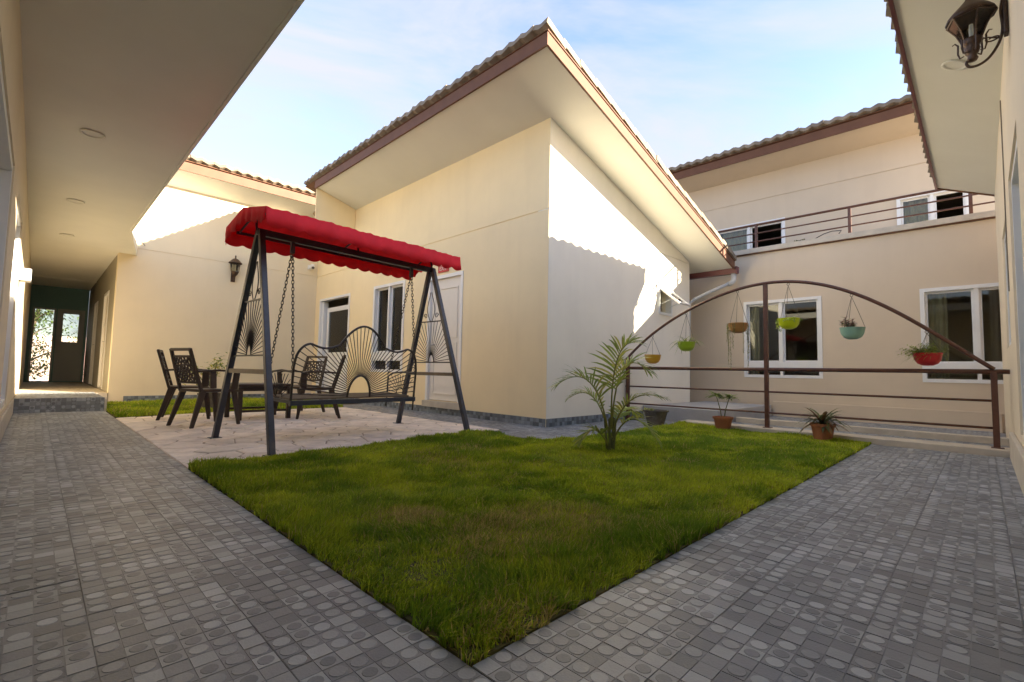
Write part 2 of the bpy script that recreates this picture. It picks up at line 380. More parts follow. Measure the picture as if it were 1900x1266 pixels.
def plate(name, pts, th, m, parent, bevel=0):        # planar polygon with thickness downwards... th along -z or +z
    n = len(pts); mb = MB(); V = [tuple(p) for p in pts]+[(p[0], p[1], p[2]+th) for p in pts]
    mb.add(V, [tuple(range(n)), tuple(range(n, 2*n))[::-1]]+[(i, n+i, n+(i+1) % n, (i+1) % n) for i in range(n)])
    return mb.build(name, m, parent, bevel=bevel)

# ================================================================== SETTING
XA, YA, YB = 4.70, 4.03, 11.40
gm = MB().add([(-300,-300,-0.06),(300,-300,-0.06),(300,300,-0.06),(-300,300,-0.06)], [(0,1,2,3)])
struct(gm.build('ground', M_ground))

# ---- mosaic tiles: 6x6 relief of discs, pads and framed discs
TS = 0.315
def tile_mesh(seed, nx=6, ny=6, cell=0.0525, th=0.02):
    r = random.Random(seed); g = 0.0004; w = nx*cell; h = ny*cell; mb = MB()
    mb.box(g, g, -th, w-g, h-g, -0.0005, 0.86)
    for i in range(nx):
        for j in range(ny):
            x0, y0 = i*cell+0.0011, j*cell+0.0011; x1, y1 = x0+cell-0.0022, y0+cell-0.0022; cx, cy = (x0+x1)/2, (y0+y1)/2
            x0, y0, x1, y1 = max(x0, g+.001), max(y0, g+.001), min(x1, w-g-.001), min(y1, h-g-.001)
            k = r.random(); tone = r.uniform(0.78, 1.02)
            hz = r.choice((0.0002, 0.0006, 0.0010))
            def pad(z, c): mb.add([(x0,y0,z),(x1,y0,z),(x1,y1,z),(x0,y1,z),(x0,y0,-.001),(x1,y0,-.001),(x1,y1,-.001),(x0,y1,-.001)], [(0,1,2,3),(4,5,1,0),(5,6,2,1),(6,7,3,2),(7,4,0,3)], c)
            def disc(rr, za, zb, c, n=12):
                V = [(cx+rr*math.cos(6.2832*a/n), cy+rr*math.sin(6.2832*a/n), zb) for a in range(n)]+[(cx+rr*1.08*math.cos(6.2832*a/n), cy+rr*1.08*math.sin(6.2832*a/n), za) for a in range(n)]
                mb.add(V, [tuple(range(n))]+[(n+a, n+(a+1) % n, (a+1) % n, a) for a in range(n)], c)
            if k < 0.42:                       # light disc on a darker pad
                pad(hz, tone*r.uniform(0.80, 0.94)); disc(0.0205, hz-.0004, hz+0.0013, tone*r.uniform(1.02, 1.75))
            elif k < 0.62:                     # light square
                pad(hz+0.0009, tone*r.uniform(1.05, 1.6))
            elif k < 0.78:                     # light square with a darker disc
                pad(hz+0.0008, tone*r.uniform(1.15, 1.40)); disc(0.0180, hz+.0006, hz+0.0016, tone*0.78)
            elif k < 0.9: pad(hz, tone*0.92)
            else: pad(hz, tone*0.74)
    me = bpy.data.meshes.new('tile'); me.from_pydata(mb.v, [], mb.f)
    at = me.color_attributes.new('tone', 'FLOAT_COLOR', 'CORNER')
    arr = np.repeat(np.array([(c, c*0.985, c*0.965, 1.0) for c in mb.c], dtype=np.float32), [p.loop_total for p in me.polygons], axis=0)
    at.data.foreach_set('color', arr.ravel()); me.materials.append(M_tile); return me
TILES = [tile_mesh(s) for s in range(8)]
def lay_tiles(parent, xs, ys, z, name='tile'):
    for x in xs:
        for y in ys:
            k = random.randrange(4); ox, oy = ((0,0),(TS,0),(TS,TS),(0,TS))[k]
            ob = share(random.choice(TILES), name, parent, (x+ox, y+oy, z+random.uniform(-.0005, .0005)), k*math.pi/2)
            ob.rotation_euler[0] = random.uniform(-.002, .002); ob.rotation_euler[1] = random.uniform(-.002, .002)
def sheet(name, poly, z0, z1, m): return struct(MB().prism(poly, z0, z1).build(name, m))
path1 = sheet('path', [(-0.40,-2.2),(0.775,-2.2),(0.775,9.35),(-0.40,9.35)], -0.05, -0.008, M_grout)
lay_tiles(path1, [0.775-TS*k for k in (1,2,3)], [9.35-TS*k for k in range(1, 37)], 0.0)
path2 = sheet('path', [(0.777,-0.3),(6.47,-0.3),(6.47,0.885),(0.777,0.885)], -0.05, -0.008, M_grout)
lay_tiles(path2, [0.777+TS*k for k in range(18)], [0.885-TS*k for k in (1,2,3,4)], 0.0)
path3 = sheet('path', [(3.62,3.075),(7.1,3.075),(7.1,4.0),(4.69,4.0),(4.69,9.0),(4.10,9.0),(4.10,4.2),(3.62,4.2)], -0.05, -0.008, M_grout)
lay_tiles(path3, [4.69-TS*3+TS*k for k in range(10)], [4.02-TS*k for k in (1,2,3)], 0.0)
lay_tiles(path3, [4.69-TS*k for k in (1,2)], [4.03+TS*k for k in range(15)], 0.0)
walk = sheet('walkway', [(6.79,-0.3),(9.63,-0.3),(9.63,2.76),(6.79,2.76)], -0.05, -0.008, M_grout)
lay_tiles(walk, [6.79+TS*k for k in range(9)], [2.76-TS*k for k in range(1, 10)], 0.0)
hallf = sheet('hall_floor', [(-0.19,9.36),(0.80,9.36),(0.80,11.38),(0.97,11.38),(0.97,18.0),(-0.19,18.0)], -0.05, 0.17, M_kerb)
lay_tiles(hallf, [-0.172+TS*k for k in range(3)], [9.40+TS*k for k in range(6)], 0.19)
for k in range(3):       # tiled riser of the step
    o = share(TILES[k], 'tile', hallf, (-0.172+TS*k, 9.357, -0.115)); o.rotation_euler = (math.pi/2, 0, 0)

# ---- patio of crazy paving
def voronoi(pts, poly):
    out = []
    P = np.array(pts)
    for i, p in enumerate(P):
        cell = [np.array(q, float) for q in poly]
        d = ((P-p)**2).sum(1); order = np.argsort(d)[1:26]
        for j in order:
            m = (p+P[j])/2; n = P[j]-p; new = []
            for a in range(len(cell)):
                A, B = cell[a], cell[(a+1) % len(cell)]
                da, db = (A-m)@n, (B-m)@n
                if da <= 0: new.append(A)
                if da*db < 0: new.append(A+(B-A)*(da/(da-db)))
            cell = new
            if len(cell) < 3: break
        if len(cell) >= 3: out.append((p, cell))
    return out
patio_poly = [(0.779,3.85),(2.3,4.0),(3.615,4.15),(4.05,4.2),(4.05,8.3),(2.2,8.3),(0.779,8.0)]
patio = sheet('patio', patio_poly, -0.05, -0.006, M_joint)
def inside(x, y, poly):
    c = False; n = len(poly)
    for i in range(n):
        (x1, y1), (x2, y2) = poly[i], poly[i-1]
        if (y1 > y) != (y2 > y) and x < (x2-x1)*(y-y1)/(y2-y1)+x1: c = not c
    return c
pts = []
while len(pts) < 235:
    x, y = random.uniform(0.78, 4.05), random.uniform(3.85, 8.3)
    if inside(x, y, patio_poly) and all((x-a)**2+(y-b)**2 > 0.165**2 for a, b in pts): pts.append((x, y))
    if random.random() < 0.00004: break
for p, cell in voronoi(pts, patio_poly):
    c = np.mean(cell, axis=0); ins = []
    for q in cell:
        v = c-q; L = np.linalg.norm(v)
        ins.append(q+v/max(L, 1e-6)*min(0.007+random.uniform(0,.005), L*0.4))
    n = len(ins); z = random.uniform(-0.001, 0.004); b = 0.010
    top = [q+(c-q)*b/max(np.linalg.norm(c-q), .02) for q in ins]
    mb = MB(); mb.add([(q[0], q[1], -0.02) for q in ins]+[(q[0], q[1], z-0.005) for q in ins]+[(q[0], q[1], z) for q in top],
        [tuple(range(2*n, 3*n))]+[(i, (i+1) % n, n+(i+1) % n, n+i) for i in range(n)]+[(n+i, n+(i+1) % n, 2*n+(i+1) % n, 2*n+i) for i in range(n)])
    mb.build('paving_stone', M_stone, patio)

# ---- lawns
lawn_poly = [(0.782,0.892),(6.47,0.892),(6.47,3.06),(4.9,3.06),(4.1,3.09),(3.66,3.24),(3.60,3.7),(3.59,4.12),(2.3,3.98),(0.782,3.84)]
lawn2_poly = [(0.805,8.02),(2.2,8.33),(4.05,8.33),(4.05,10.95),(0.805,10.95)]
_lat = rng.random((64, 64))
def vnoise(x, y, sc, ox=0.0):
    u = x/sc+ox*7.3+20; v = y/sc+ox*3.1+20; i = np.floor(u).astype(int); j = np.floor(v).astype(int); fx = u-i; fy = v-j
    fx = fx*fx*(3-2*fx); fy = fy*fy*(3-2*fy); L = lambda a, b: _lat[a % 64, b % 64]
    return (L(i,j)*(1-fx)+L(i+1,j)*fx)*(1-fy)+(L(i,j+1)*(1-fx)+L(i+1,j+1)*fx)*fy
def gnoise(x, y, s=0):
    return 2*(0.40*vnoise(x, y, .75, s)+0.36*vnoise(x, y, .30, s+2)+0.24*vnoise(x, y, .13, s+5))-1
def lawn_h(x, y): return 0.020+0.045*gnoise(x, y, 1.0)
for nm, poly in (('lawn', lawn_poly), ('lawn', lawn2_poly)): sheet(nm, poly, -0.05, 0.001, M_soil)
def grass(name, poly, n, lab, hh=0.040):
    P = np.array(poly); lo, hi = P.min(0), P.max(0)
    xy = rng.uniform(lo, hi, (int(n*1.5), 2))
    x, y = xy[:,0], xy[:,1]
    ins = np.zeros(len(x), bool); m = len(poly)
    for i in range(m):
        x1, y1 = poly[i]; x2, y2 = poly[i-1]
        if y1 == y2: continue
        c = ((y1 > y) != (y2 > y)) & (x < (x2-x1)*(y-y1)/(y2-y1)+x1); ins ^= c
    dist = np.hypot(x, y)
    keep = ins & (rng.random(len(x)) < np.clip(3.4/dist, 0.25, 1.0)**1.0)
    x, y, dist = x[keep], y[keep], dist[keep]
    # clumping: pull blades together a little
    n = len(x); x0 = x+0.012*np.sin(y*60+x*25); y0 = y+0.012*np.sin(x*55-y*31)
    x0 = np.clip(x0, lo[0]-.006, hi[0]+.006); y0 = np.clip(y0, lo[1]-.006, hi[1]+.006)
    cl = 1.5*gnoise(x, y, 3.0); fine = 1.6*(2*vnoise(x, y, .10, 9.0)-1)*.7
    h = hh*(0.78+0.40*cl+0.38*fine+rng.normal(0, .22, n)); h = np.clip(h, 0.012, 0.085)
    w = (0.0016+0.0010*rng.random(n))*np.clip(dist/2.4, 1, 2.8)
    flow = 5.0*gnoise(x, y, 8.0)+rng.normal(0, 1.1, n)
    lean = h*np.clip(0.85+rng.normal(0, .5, n), -0.2, 1.9)
    ca, sa = np.cos(flow), np.sin(flow); a2 = rng.uniform(0, 6.283, n); pa, pb = np.cos(a2), np.sin(a2)
    zb = np.zeros(n)
    V = np.empty((n, 5, 3), np.float32)
    zoff = np.maximum(lawn_h(x, y), 0)
    for k, (t, s, ww) in enumerate(((0,-1,1),(0,1,1),(0.55,-1,0.8),(0.55,1,0.8),(1.0,0,0))):
        V[:,k,0] = x0+ca*lean*t**2+pa*w*s*ww; V[:,k,1] = y0+sa*lean*t**2+pb*w*s*ww; V[:,k,2] = zb-0.002+(h+zoff)*t*(1-0.18*np.abs(lean)/np.maximum(h, .01)*t)
    idx = np.arange(n)[:,None]*5
    quads = (idx+np.array([[0,1,3,2]])); tris = (idx+np.array([[2,3,4]]))
    loops = np.concatenate([quads.ravel(), tris.ravel()]).astype(np.int32)
    me = bpy.data.meshes.new(name); me.vertices.add(n*5); me.vertices.foreach_set('co', V.ravel())
    me.loops.add(len(loops)); me.loops.foreach_set('vertex_index', loops)
    me.polygons.add(2*n); st = np.concatenate([np.arange(n)*4, n*4+np.arange(n)*3]).astype(np.int32)
    me.polygons.foreach_set('loop_start', st); me.update(calc_edges=True); me.validate()
    g1 = np.array([0.18, 0.30, 0.022]); g2 = np.array([0.56, 0.62, 0.045]); g3 = np.array([0.50, 0.40, 0.14])
    f = np.clip(0.5-0.75*gnoise(x, y, 3.6)*1.5-0.25*fine+rng.normal(0, .22, n), 0, 1)[:,None]
    C = g1*(1-f)+g2*f
    dead = np.clip(1.0-((x-1.62)**2/0.30+(y-1.45)**2/0.14), 0, 1)*0.55+np.clip(1-((x-1.25)**2/.05+(y-1.9)**2/.05), 0, 1)*.55
    dead = dead*np.clip(1.0+1.6*gnoise(x, y, 13.0), 0, 1.6)+0.05+np.clip(gnoise(x, y, 17.0)*2.0-0.55, 0, 1)*.45
    dd = (rng.random(n) < dead)[:,None]; C = np.where(dd, g3*rng.uniform(.7, 1.25, (n,1)), C)
    C = C*rng.uniform(0.72, 1.28, (n,1))
    CC = np.ones((n, 5, 4), np.float32); CC[:,:,:3] = C[:,None,:]
    at = me.color_attributes.new('tone', 'FLOAT_COLOR', 'POINT'); at.data.foreach_set('color', CC.ravel())
    me.materials.append(M_grass)
    ob = bpy.data.objects.new(name, me); col.objects.link(ob); struct(ob, 'stuff'); ob['label'] = lab; ob['category'] = 'grass'
grass('grass', lawn_poly, 420000, 'green lawn grass with brown patches between the tiled paths', 0.035)
grass('grass', lawn2_poly, 60000, 'strip of green grass below the lamp wall behind the chairs', 0.05)

# ---- kerbs, landing
kerb = struct(MB().box(6.48, -0.185, -0.05, 6.78, 3.08, 0.065).build('kerb', M_kerb, bevel=0.008))
kerb2 = struct(MB().box(7.72, -0.185, -0.05, 7.86, 2.75, 0.075).build('kerb', M_kerb, bevel=0.006))
tag(MB().box(7.12, 2.78, -0.05, 9.6, 4.01, 0.20).build('landing_step', M_step, bevel=0.006), 'pale grey landing step behind the palm at the foot of the cream wall', 'step')

# ================================================================== CORNER HOUSE (A)
S = 0.285
zs = lambda x: 4.14-S*(x-XA)
A = thing('house', 'tall cream corner house with steep overhanging tiled roof behind the palm', 'house', (XA, YA, 0))
PL = lambda u, z, d: (XA+d, u, z)
PR = lambda u, z, d: (u, YA+d, z)
D1, W1, D2 = (9.62,11.15,0.12,2.33), (7.47,8.60,0.65,2.35), (5.79,6.72,0.205,2.29)
wall('wall', PL, YA+0.004, YB-0.002, 0, 4.15, 0.2, [D1, W1, D2], M_cream, A, recess=[(YA+.004, YB-.002, 2.885, 2.899)])
AW = (7.70,8.20,1.78,2.28)
wall('wall', PR, XA+0.004, 8.95, 0, 4.15, 0.2, [AW], M_cream_skylit, A, recess=[(XA+.004, 8.95, 2.885, 2.899)], top=lambda u: zs(u)+0.01)
b = MB(); b.box(8.75, YA+0.21, 0, 8.948, 11.3, 2.9); b.build('wall', M_cream_skylit, A)
room(A, PL, YA+0.22, YB-0.02, 0.05, 2.80, 0.22, 4.0)
# soffit / ceiling sheet
x0, x1, y0, y1 = 3.836, 9.40, 3.362, 9.53
sf = MB(); sf.add([(x0,y0,zs(x0)),(x1,y0,zs(x1)),(x1,y1,zs(x1)),(x0,y1,zs(x0)),(x0,y0,zs(x0)+.02),(x1,y0,zs(x1)+.02),(x1,y1,zs(x1)+.02),(x0,y1,zs(x0)+.02)],
    [(0,1,2,3),(7,6,5,4),(0,4,5,1),(1,5,6,2),(2,6,7,3),(3,7,4,0)]); sf.build('soffit', M_soffit, A)
rA = roof(A, (3.79, 3.31, zs(3.79)+0.125), (0,1,0), (1,0,-S), 6.75, 5.62*1.04, True, (0,))
f = MB(); f.box(3.806, 3.33, zs(3.83)-0.03, 3.834, 9.56, zs(3.83)+0.12); f.build('fascia', M_fascia, A)
f = MB(); f.add([(3.836,9.535,3.72),(4.69,9.535,3.72),(4.69,9.535,zs(4.69)),(3.836,9.535,zs(3.836)),(3.836,9.56,3.72),(4.69,9.56,3.72),(4.69,9.56,zs(4.69)+.1),(3.836,9.56,zs(3.836)+.1)], [(0,1,2,3),(7,6,5,4),(0,4,5,1),(1,5,6,2),(2,6,7,3),(3,7,4,0)]); f.build('gable_board', M_cream, A)
f = MB(); f.add([(3.836,3.332,zs(3.836)-.03),(9.40,3.332,zs(9.40)-.03),(9.40,3.332,zs(9.40)+.115),(3.836,3.332,zs(3.836)+.115),
                 (3.836,3.36,zs(3.836)-.03),(9.40,3.36,zs(9.40)-.03),(9.40,3.36,zs(9.40)+.115),(3.836,3.36,zs(3.836)+.115)],
    [(0,1,2,3),(7,6,5,4),(0,4,5,1),(1,5,6,2),(2,6,7,3),(3,7,4,0)]); f.build('fascia', M_fascia, A)
g = MB(); g.add([(4.42,9.6,zs(4.42)+.13),(9.3,9.6,zs(9.3)+.13),(9.3,13.5,zs(9.3)+.13),(4.42,13.5,zs(4.42)+.13),(4.42,9.6,zs(4.42)+.16),(9.3,9.6,zs(9.3)+.16),(9.3,13.5,zs(9.3)+.16),(4.42,13.5,zs(4.42)+.16)], [(0,1,2,3),(7,6,5,4),(0,4,5,1),(1,5,6,2),(2,6,7,3),(3,7,4,0)]); g.build('sun_block_sheet', M_rooftile, A)  # added sheet closing the roof gap to keep sun off the wall behind
g = MB()
gx = 9.405
g.add([(gx,3.30,2.70),(gx+.11,3.30,2.70),(gx+.13,3.30,2.83),(gx,3.30,2.83),(gx,9,2.70),(gx+.11,9,2.70),(gx+.13,9,2.83),(gx,9,2.83)], [(0,1,2,3),(7,6,5,4),(0,4,5,1),(1,5,6,2),(2,6,7,3),(3,7,4,0)])
g.build('gutter', M_maroon, A)
dp = MB(); dp.tube([(9.47,3.38,2.70),(9.47,3.38,2.58),(9.45,3.41,2.53),(9.40,3.46,2.49)], 0.05, 10); dp.tube([(9.40,3.46,2.50),(9.20,3.70,2.36),(9.01,3.96,2.20),(8.985,4.05,2.12),(8.985,4.08,0.22)], 0.032, 10)
dp.build('downpipe', M_pvc, A, smooth=True)
# mosaic skirting, tile by tile
def skirt_mesh(seed, n=6, m=2, cell=0.0525):
    r = random.Random(seed); mb = MB(); mb.box(0.001, -0.010, 0, n*cell-0.001, 0, m*cell, 0.6)
    for i in range(n):
        for j in range(m):
            mb.box(i*cell+.002, -0.013-r.random()*.002, j*cell+.002, (i+1)*cell-.002, -0.0095, (j+1)*cell-.002, r.uniform(.45, 1.25))
    me = bpy.data.meshes.new('skirting_tile'); me.from_pydata(mb.v, [], mb.f)
    at = me.color_attributes.new('tone', 'FLOAT_COLOR', 'CORNER')
    arr = np.repeat(np.array([(c*.9, c*.97, c, 1.0) for c in mb.c], dtype=np.float32), 4, axis=0); at.data.foreach_set('color', arr.ravel())
    me.materials.append(M_tile); return me
SK = [skirt_mesh(s) for s in range(5)]
for k in range(13): share(random.choice(SK), 'skirting_tile', A, (XA+0.004+TS*k, YA-0.001, 0.0))
for k in range(23): share(random.choice(SK), 'skirting_tile', A, (XA-0.001, YA+0.004+TS*(k+1), 0.0), -math.pi/2)
# door with open glazed leaf
def frame_ring(P, o, w, d0, d1, parent, m, name='frame', bottom=False):
    mb = MB(); u0, u1, z0, z1 = o
    pbox(mb, P, u0, u0+w, z0, z1, d0, d1); pbox(mb, P, u1-w, u1, z0, z1, d0, d1); pbox(mb, P, u0+w, u1-w, z1-w, z1, d0, d1)
    if bottom: pbox(mb, P, u0+w, u1-w, z0, z0+w, d0, d1)
    return mb.build(name, m, parent)
d = frame_ring(PL, D1, 0.05, -0.012, 0.10, A, M_white, 'door')
mb = MB(); ul, ur = 9.68, 10.98
pbox(mb, PL, ul, ul+.09, .16, 2.12, .11, .15); pbox(mb, PL, ur-.09, ur, .16, 2.12, .11, .15); pbox(mb, PL, ul+.09, ur-.09, 2.02, 2.12, .11, .15); pbox(mb, PL, ul+.09, ur-.09, .16, 1.0, .118, .142); pbox(mb, PL, ul+.09, ur-.09, 1.0, 1.07, .11, .15)
lf = mb.build('leaf', M_white, d); g = MB(); pbox(g, PL, ul+.09, ur-.09, 1.07, 2.02, .127, .132); g.build('pane', M_glass, d)
h = MB(); h.tube([PL(ul+.05,1.15,.11), PL(ul+.05,1.15,.06), PL(ul+.16,1.15,.06)], .011, 6); h.build('handle', M_pvc, d)
mb = MB(); pbox(mb, PL, 11.02, 11.10, .16, 2.26, .04, .15); mb.build('side_panel', M_white, d)
window(A, PL, *W1, cols=2, transom=(0.87,1.03), curtain=[(7.53,7.98),(8.12,8.52)])
d = frame_ring(PL, D2, 0.055, -0.014, 0.08, A, M_white, 'door')
mb = MB(); u0, u1, z0, z1 = D2[0]+.057, D2[1]-.057, D2[2]+.01, D2[3]-.057
pbox(mb, PL, u0, u1, z0, z1, .03, .07); lf = mb.build('leaf', M_whitedoor, d)
mb = MB()
for (a, b2) in ((z0+.10, 1.16), (1.24, z1-.16)):
    for (p, q, r_, s_) in ((u0+.10,u1-.10,a,a+.018),(u0+.10,u1-.10,b2-.018,b2),(u0+.10,u0+.118,a+.018,b2-.018),(u1-.118,u1-.10,a+.018,b2-.018)): pbox(mb, PL, p, q, r_, s_, .018, .0295)
mb.build('moulding', M_whitedoor, d)
h = MB(); h.tube([PL(u1-.06,1.13,.03), PL(u1-.06,1.13,-.02), PL(u1-.17,1.13,-.02)], .010, 6); h.build('handle', M_pvc, d)
mb = MB(); pbox(mb, PL, D2[0]-.03, D2[1]+.03, .10, .20, -.05, .10); mb.build('door_sill', M_kerb, d)
# awning window on the sunny side, propped open
d = frame_ring(PR, AW, 0.045, -0.015, 0.10, A, M_white, 'window', True)
hx, L_, ang = AW[3]-.04, 0.46, rad(50)
mb = MB(); dirv = Vector((0, -math.sin(ang), -math.cos(ang))); nrm = Vector((0, -math.cos(ang), math.sin(ang)))
c0 = Vector((0, YA-0.02, hx)); ua, ub = AW[0]+.03, AW[1]-.03
for (a, bb, s0, s1) in ((ua,ua+.045,0,L_),(ub-.045,ub,0,L_),(ua+.045,ub-.045,0,.045),(ua+.045,ub-.045,L_-.045,L_)):
    mb.obox(Vector(((a+bb)/2,0,0))+c0+dirv*(s0+s1)/2, Vector(((bb-a)/2,0,0)), dirv*(s1-s0)/2, nrm*.016)
sash = mb.build('sash', M_white, d)
g = MB(); g.obox(Vector(((ua+ub)/2,0,0))+c0+dirv*L_/2, Vector(((ub-ua)/2-.045,0,0)), dirv*(L_/2-.045), nrm*.003); g.build('pane', M_glass, d)
g = MB(); g.tube([Vector((ua+.01, YA+.03, AW[2]+.16)), Vector((ua+.02, 0, 0))+c0+dirv*.30], .006, 5); g.build('stay', M_pvc, d); g = MB(); g.tube([Vector((ub-.01, YA+.03, AW[2]+.16)), Vector((ub-.02, 0, 0))+c0+dirv*.30], .006, 5); g.build('stay', M_pvc, d)
# red sign over the door
sg = thing('door_sign', 'small red sign with pale letters above the white panelled door', 'sign', (XA, 6.31, 2.33))
g = MB(); g.box(XA-.018, 6.17, 2.335, XA-.002, 6.45, 2.455); g.build('board', M_sign, sg, bevel=.003)
def text(name, s, size, m, parent, loc, rot):
    cu = bpy.data.curves.new(name, 'FONT'); cu.body = s; cu.size = size; cu.extrude = 0.0015; cu.align_x = 'CENTER'; cu.align_y = 'CENTER'
    tmp = bpy.data.objects.new(name+'_tmp', cu); col.objects.link(tmp)
    dg = bpy.context.evaluated_depsgraph_get(); me = bpy.data.meshes.new_from_object(tmp.evaluated_get(dg)); bpy.data.objects.remove(tmp)
    me.materials.clear(); me.materials.append(m); me.name = name
    ob = bpy.data.objects.new(name, me); col.objects.link(ob); ob.parent = parent; p = ORI[parent.name]
    ob.location = (loc[0]-p[0], loc[1]-p[1], loc[2]-p[2]); ob.rotation_euler = rot; return ob
text('lettering', 'EXIT', 0.095, M_signtxt, sg, (XA-.0205, 6.31, 2.395), (math.pi/2, 0, -math.pi/2))

# ================================================================== LAMP-WALL HOUSE (back)
Bh = thing('house', 'cream house with sunlit wall and wall lamp under a wavy tiled eave', 'house', (0.98, YB, 0))
PB = lambda u, z, d: (u, YB+d, z)
SB = 0.33; zb = lambda y: 4.27-SB*(y-YB)
wall('wall', PB, 0.98, XA+0.15, 0, 4.29, 0.2, [], M_lampwall, Bh, recess=[(0.98, XA+.15, 2.905, 2.919)])
PH = lambda u, z, d: (0.984+d, u, z)
wall('wall', PH, YB+0.202, 18.0, 0, 2.95, 0.2, [(12.6,13.5,0.19,2.2),(15.0,15.9,0.19,2.2)], M_hall, Bh)
for (a, bb) in ((12.6,13.5),(15.0,15.9)):
    d = frame_ring(PH, (a,bb,0.19,2.2), .05, -.01, .08, Bh, M_white, 'door'); mb = MB(); pbox(mb, PH, a+.052, bb-.052, .20, 2.145, .03, .06); mb.build('leaf', M_whitedoor, d)
    h = MB(); h.tube([PH(a+.12,1.15,.03), PH(a+.12,1.15,-.03), PH(a+.24,1.15,-.03)], .010, 6); h.build('handle', M_pvc, d)
x0, x1, y0, y1 = -0.7, 4.695, 10.80, 16.0
sf = MB(); sf.add([(x0,y0,zb(y0)),(x1,y0,zb(y0)),(x1,y1,zb(y1)),(x0,y1,zb(y1)),(x0,y0,zb(y0)+.02),(x1,y0,zb(y0)+.02),(x1,y1,zb(y1)+.02),(x0,y1,zb(y1)+.02)],
    [(0,3,2,1),(4,5,6,7),(0,4,5,1),(1,5,6,2),(2,6,7,3),(3,7,4,0)]); sf.build('soffit', M_soffit, Bh)
roof(Bh, (-0.75, 10.74, zb(10.74)+0.15), (1,0,0), (0,1,-SB), 5.44, 5.3, True, ())
f = MB(); f.box(-0.7, 10.77, zb(10.8)-0.03, 4.69, 10.798, zb(10.8)+0.145); f.build('fascia', M_fascia, Bh)
g = MB(); g.box(1.2, YB-0.03, 0, XA-.05, YB-0.002, 0.105); g.build('plinth', M_grout, Bh)
for k in range(11): share(random.choice(SK), 'skirting_tile', Bh, (1.205+TS*k, YB-0.031, 0.0))
g = MB()
g.tube([(1.28,YB-.02,3.42),(1.45,YB-.02,3.32),(1.62,YB-.02,3.34)], .006, 5); g.tube([(1.22,YB-.02,3.16),(1.36,YB-.02,2.98)], .006, 5); g.build('cable', M_cord, Bh)

# ================================================================== LEFT HOUSE with the covered passage
Lh = thing('house', 'tan house with sliding windows and deep flat soffit along the tiled path and passage', 'house', (-0.19, 0, 0))
PX = lambda u, z, d: (-0.19-d, u, z)
LW = [(2.4,4.95,0.85,2.12),(6.0,7.35,0.25,2.2)]
wall('wall', PX, -3.0, 18.0, 0, 2.80, 0.2, LW, M_left, Lh, flip=True)
window(Lh, PX, *LW[0], cols=2, d=0.085, curtain=[(2.5,3.0)]); window(Lh, PX, *LW[1], cols=2, d=0.085)
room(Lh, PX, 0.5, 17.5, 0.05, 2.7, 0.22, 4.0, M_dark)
g = MB(); g.box(-0.189, -3, -0.05, -0.168, 9.3, 0.20); g.build('plinth', M_kerb, Lh, bevel=.004)
plate('soffit', [(-0.19,-3.0,2.78),(0.92,-3.0,2.78),(0.92,9.4,2.78),(1.22,YB-.003,2.78),(0.982,YB-.003,2.78),(0.982,18.0,2.78),(-0.19,18.0,2.78)], 0.05, M_soffit, Lh)
g = MB(); g.box(0.921, -3.0, 2.765, 0.945, 9.4, 2.95); g.obox(((0.933+1.235)/2, (9.4+YB-.01)/2, 2.857), Vector(((1.235-.933)/2, (YB-.01-9.4)/2, 0)), Vector((0.011,-0.0017,0)), (0,0,.092)); g.build('fascia', M_soffit, Lh)
roof(Lh, (1.0, -3.0, 3.02), (0,1,0), (-1,0,-0.06), 12.4, 3.6, True, ())
plate('roof_deck', [(-3.0,9.4,2.86),(0.98,9.4,2.86),(0.98,18.0,2.86),(-3.0,18.0,2.86)], 0.1, M_soffit, Lh)
# end of the passage: glazed doors to the street
PE = lambda u, z, d: (u, 18.0+d, z)
EO = [(-0.12,0.33,0.20,2.18),(0.36,0.92,0.20,2.18)]
wall('end_wall', PE, -0.19, 0.982, 0, 2.78, 0.15, EO, M_teal, Lh)
d = frame_ring(PE, EO[0], .04, .0, .08, Lh, M_greydoor, 'door'); g = MB(); pbox(g, PE, -.08, .29, .22, 2.14, .03, .035); g.build('pane', M_glass, d)
d = frame_ring(PE, EO[1], .05, .0, .08, Lh, M_greydoor, 'door'); g = MB(); pbox(g, PE, .41, .87, .20, 1.28, .02, .06); pbox(g, PE, .41, .48, 1.28, 2.13, .02, .06); pbox(g, PE, .80, .87, 1.28, 2.13, .02, .06); pbox(g, PE, .48, .80, 2.06, 2.13, .02, .06); g.build('leaf', M_greydoor, d)
g = MB(); pbox(g, PE, .48, .80, 1.28, 2.06, .035, .04); g.build('pane', M_glass, d)
def downlight(x, y, z, lab, tilt=0.0):
    o = thing('downlight', lab, 'ceiling light', (x, y, z), 0, 'recessed ceiling lights'); o.rotation_euler = (tilt, 0, 0)
    r = bpy.data.objects
    a = MB(); n = 20; a.lathe([(0.075,-0.001),(0.09,-0.004),(0.092,-0.012),(0.075,-0.014),(0.068,-0.006)], (0,0,0), n, cap=False)
    ORI[o.name] = (0,0,0); a.build('rim', M_soffit, o, smooth=True); b = MB(); b.lathe([(0.0,-0.004),(0.068,-0.004)], (0,0,0), n, cap=False); b.build('lens', M_soffit, o)
for i, y in enumerate((5.65, 8.2, 10.5)):
    downlight(0.24, y, 2.779, ['round recessed light in the soffit over the tiled path, first from the wall window', 'round recessed light in the soffit near the passage mouth', 'round recessed light in the passage ceiling beside the lamp wall'][i])
jb = thing('meter_box', 'small pale box fixed to the tan wall beside the passage', 'box', (-0.19, 7.9, 1.70))
g = MB(); g.box(-.188, 7.80, 1.64, -.09, 8.0, 1.78); g.build('case', M_pvc, jb, bevel=.008); g = MB(); g.box(-.15, 7.795, 1.67, -.11, 7.7995, 1.73); g.build('cover', M_pvc, jb)

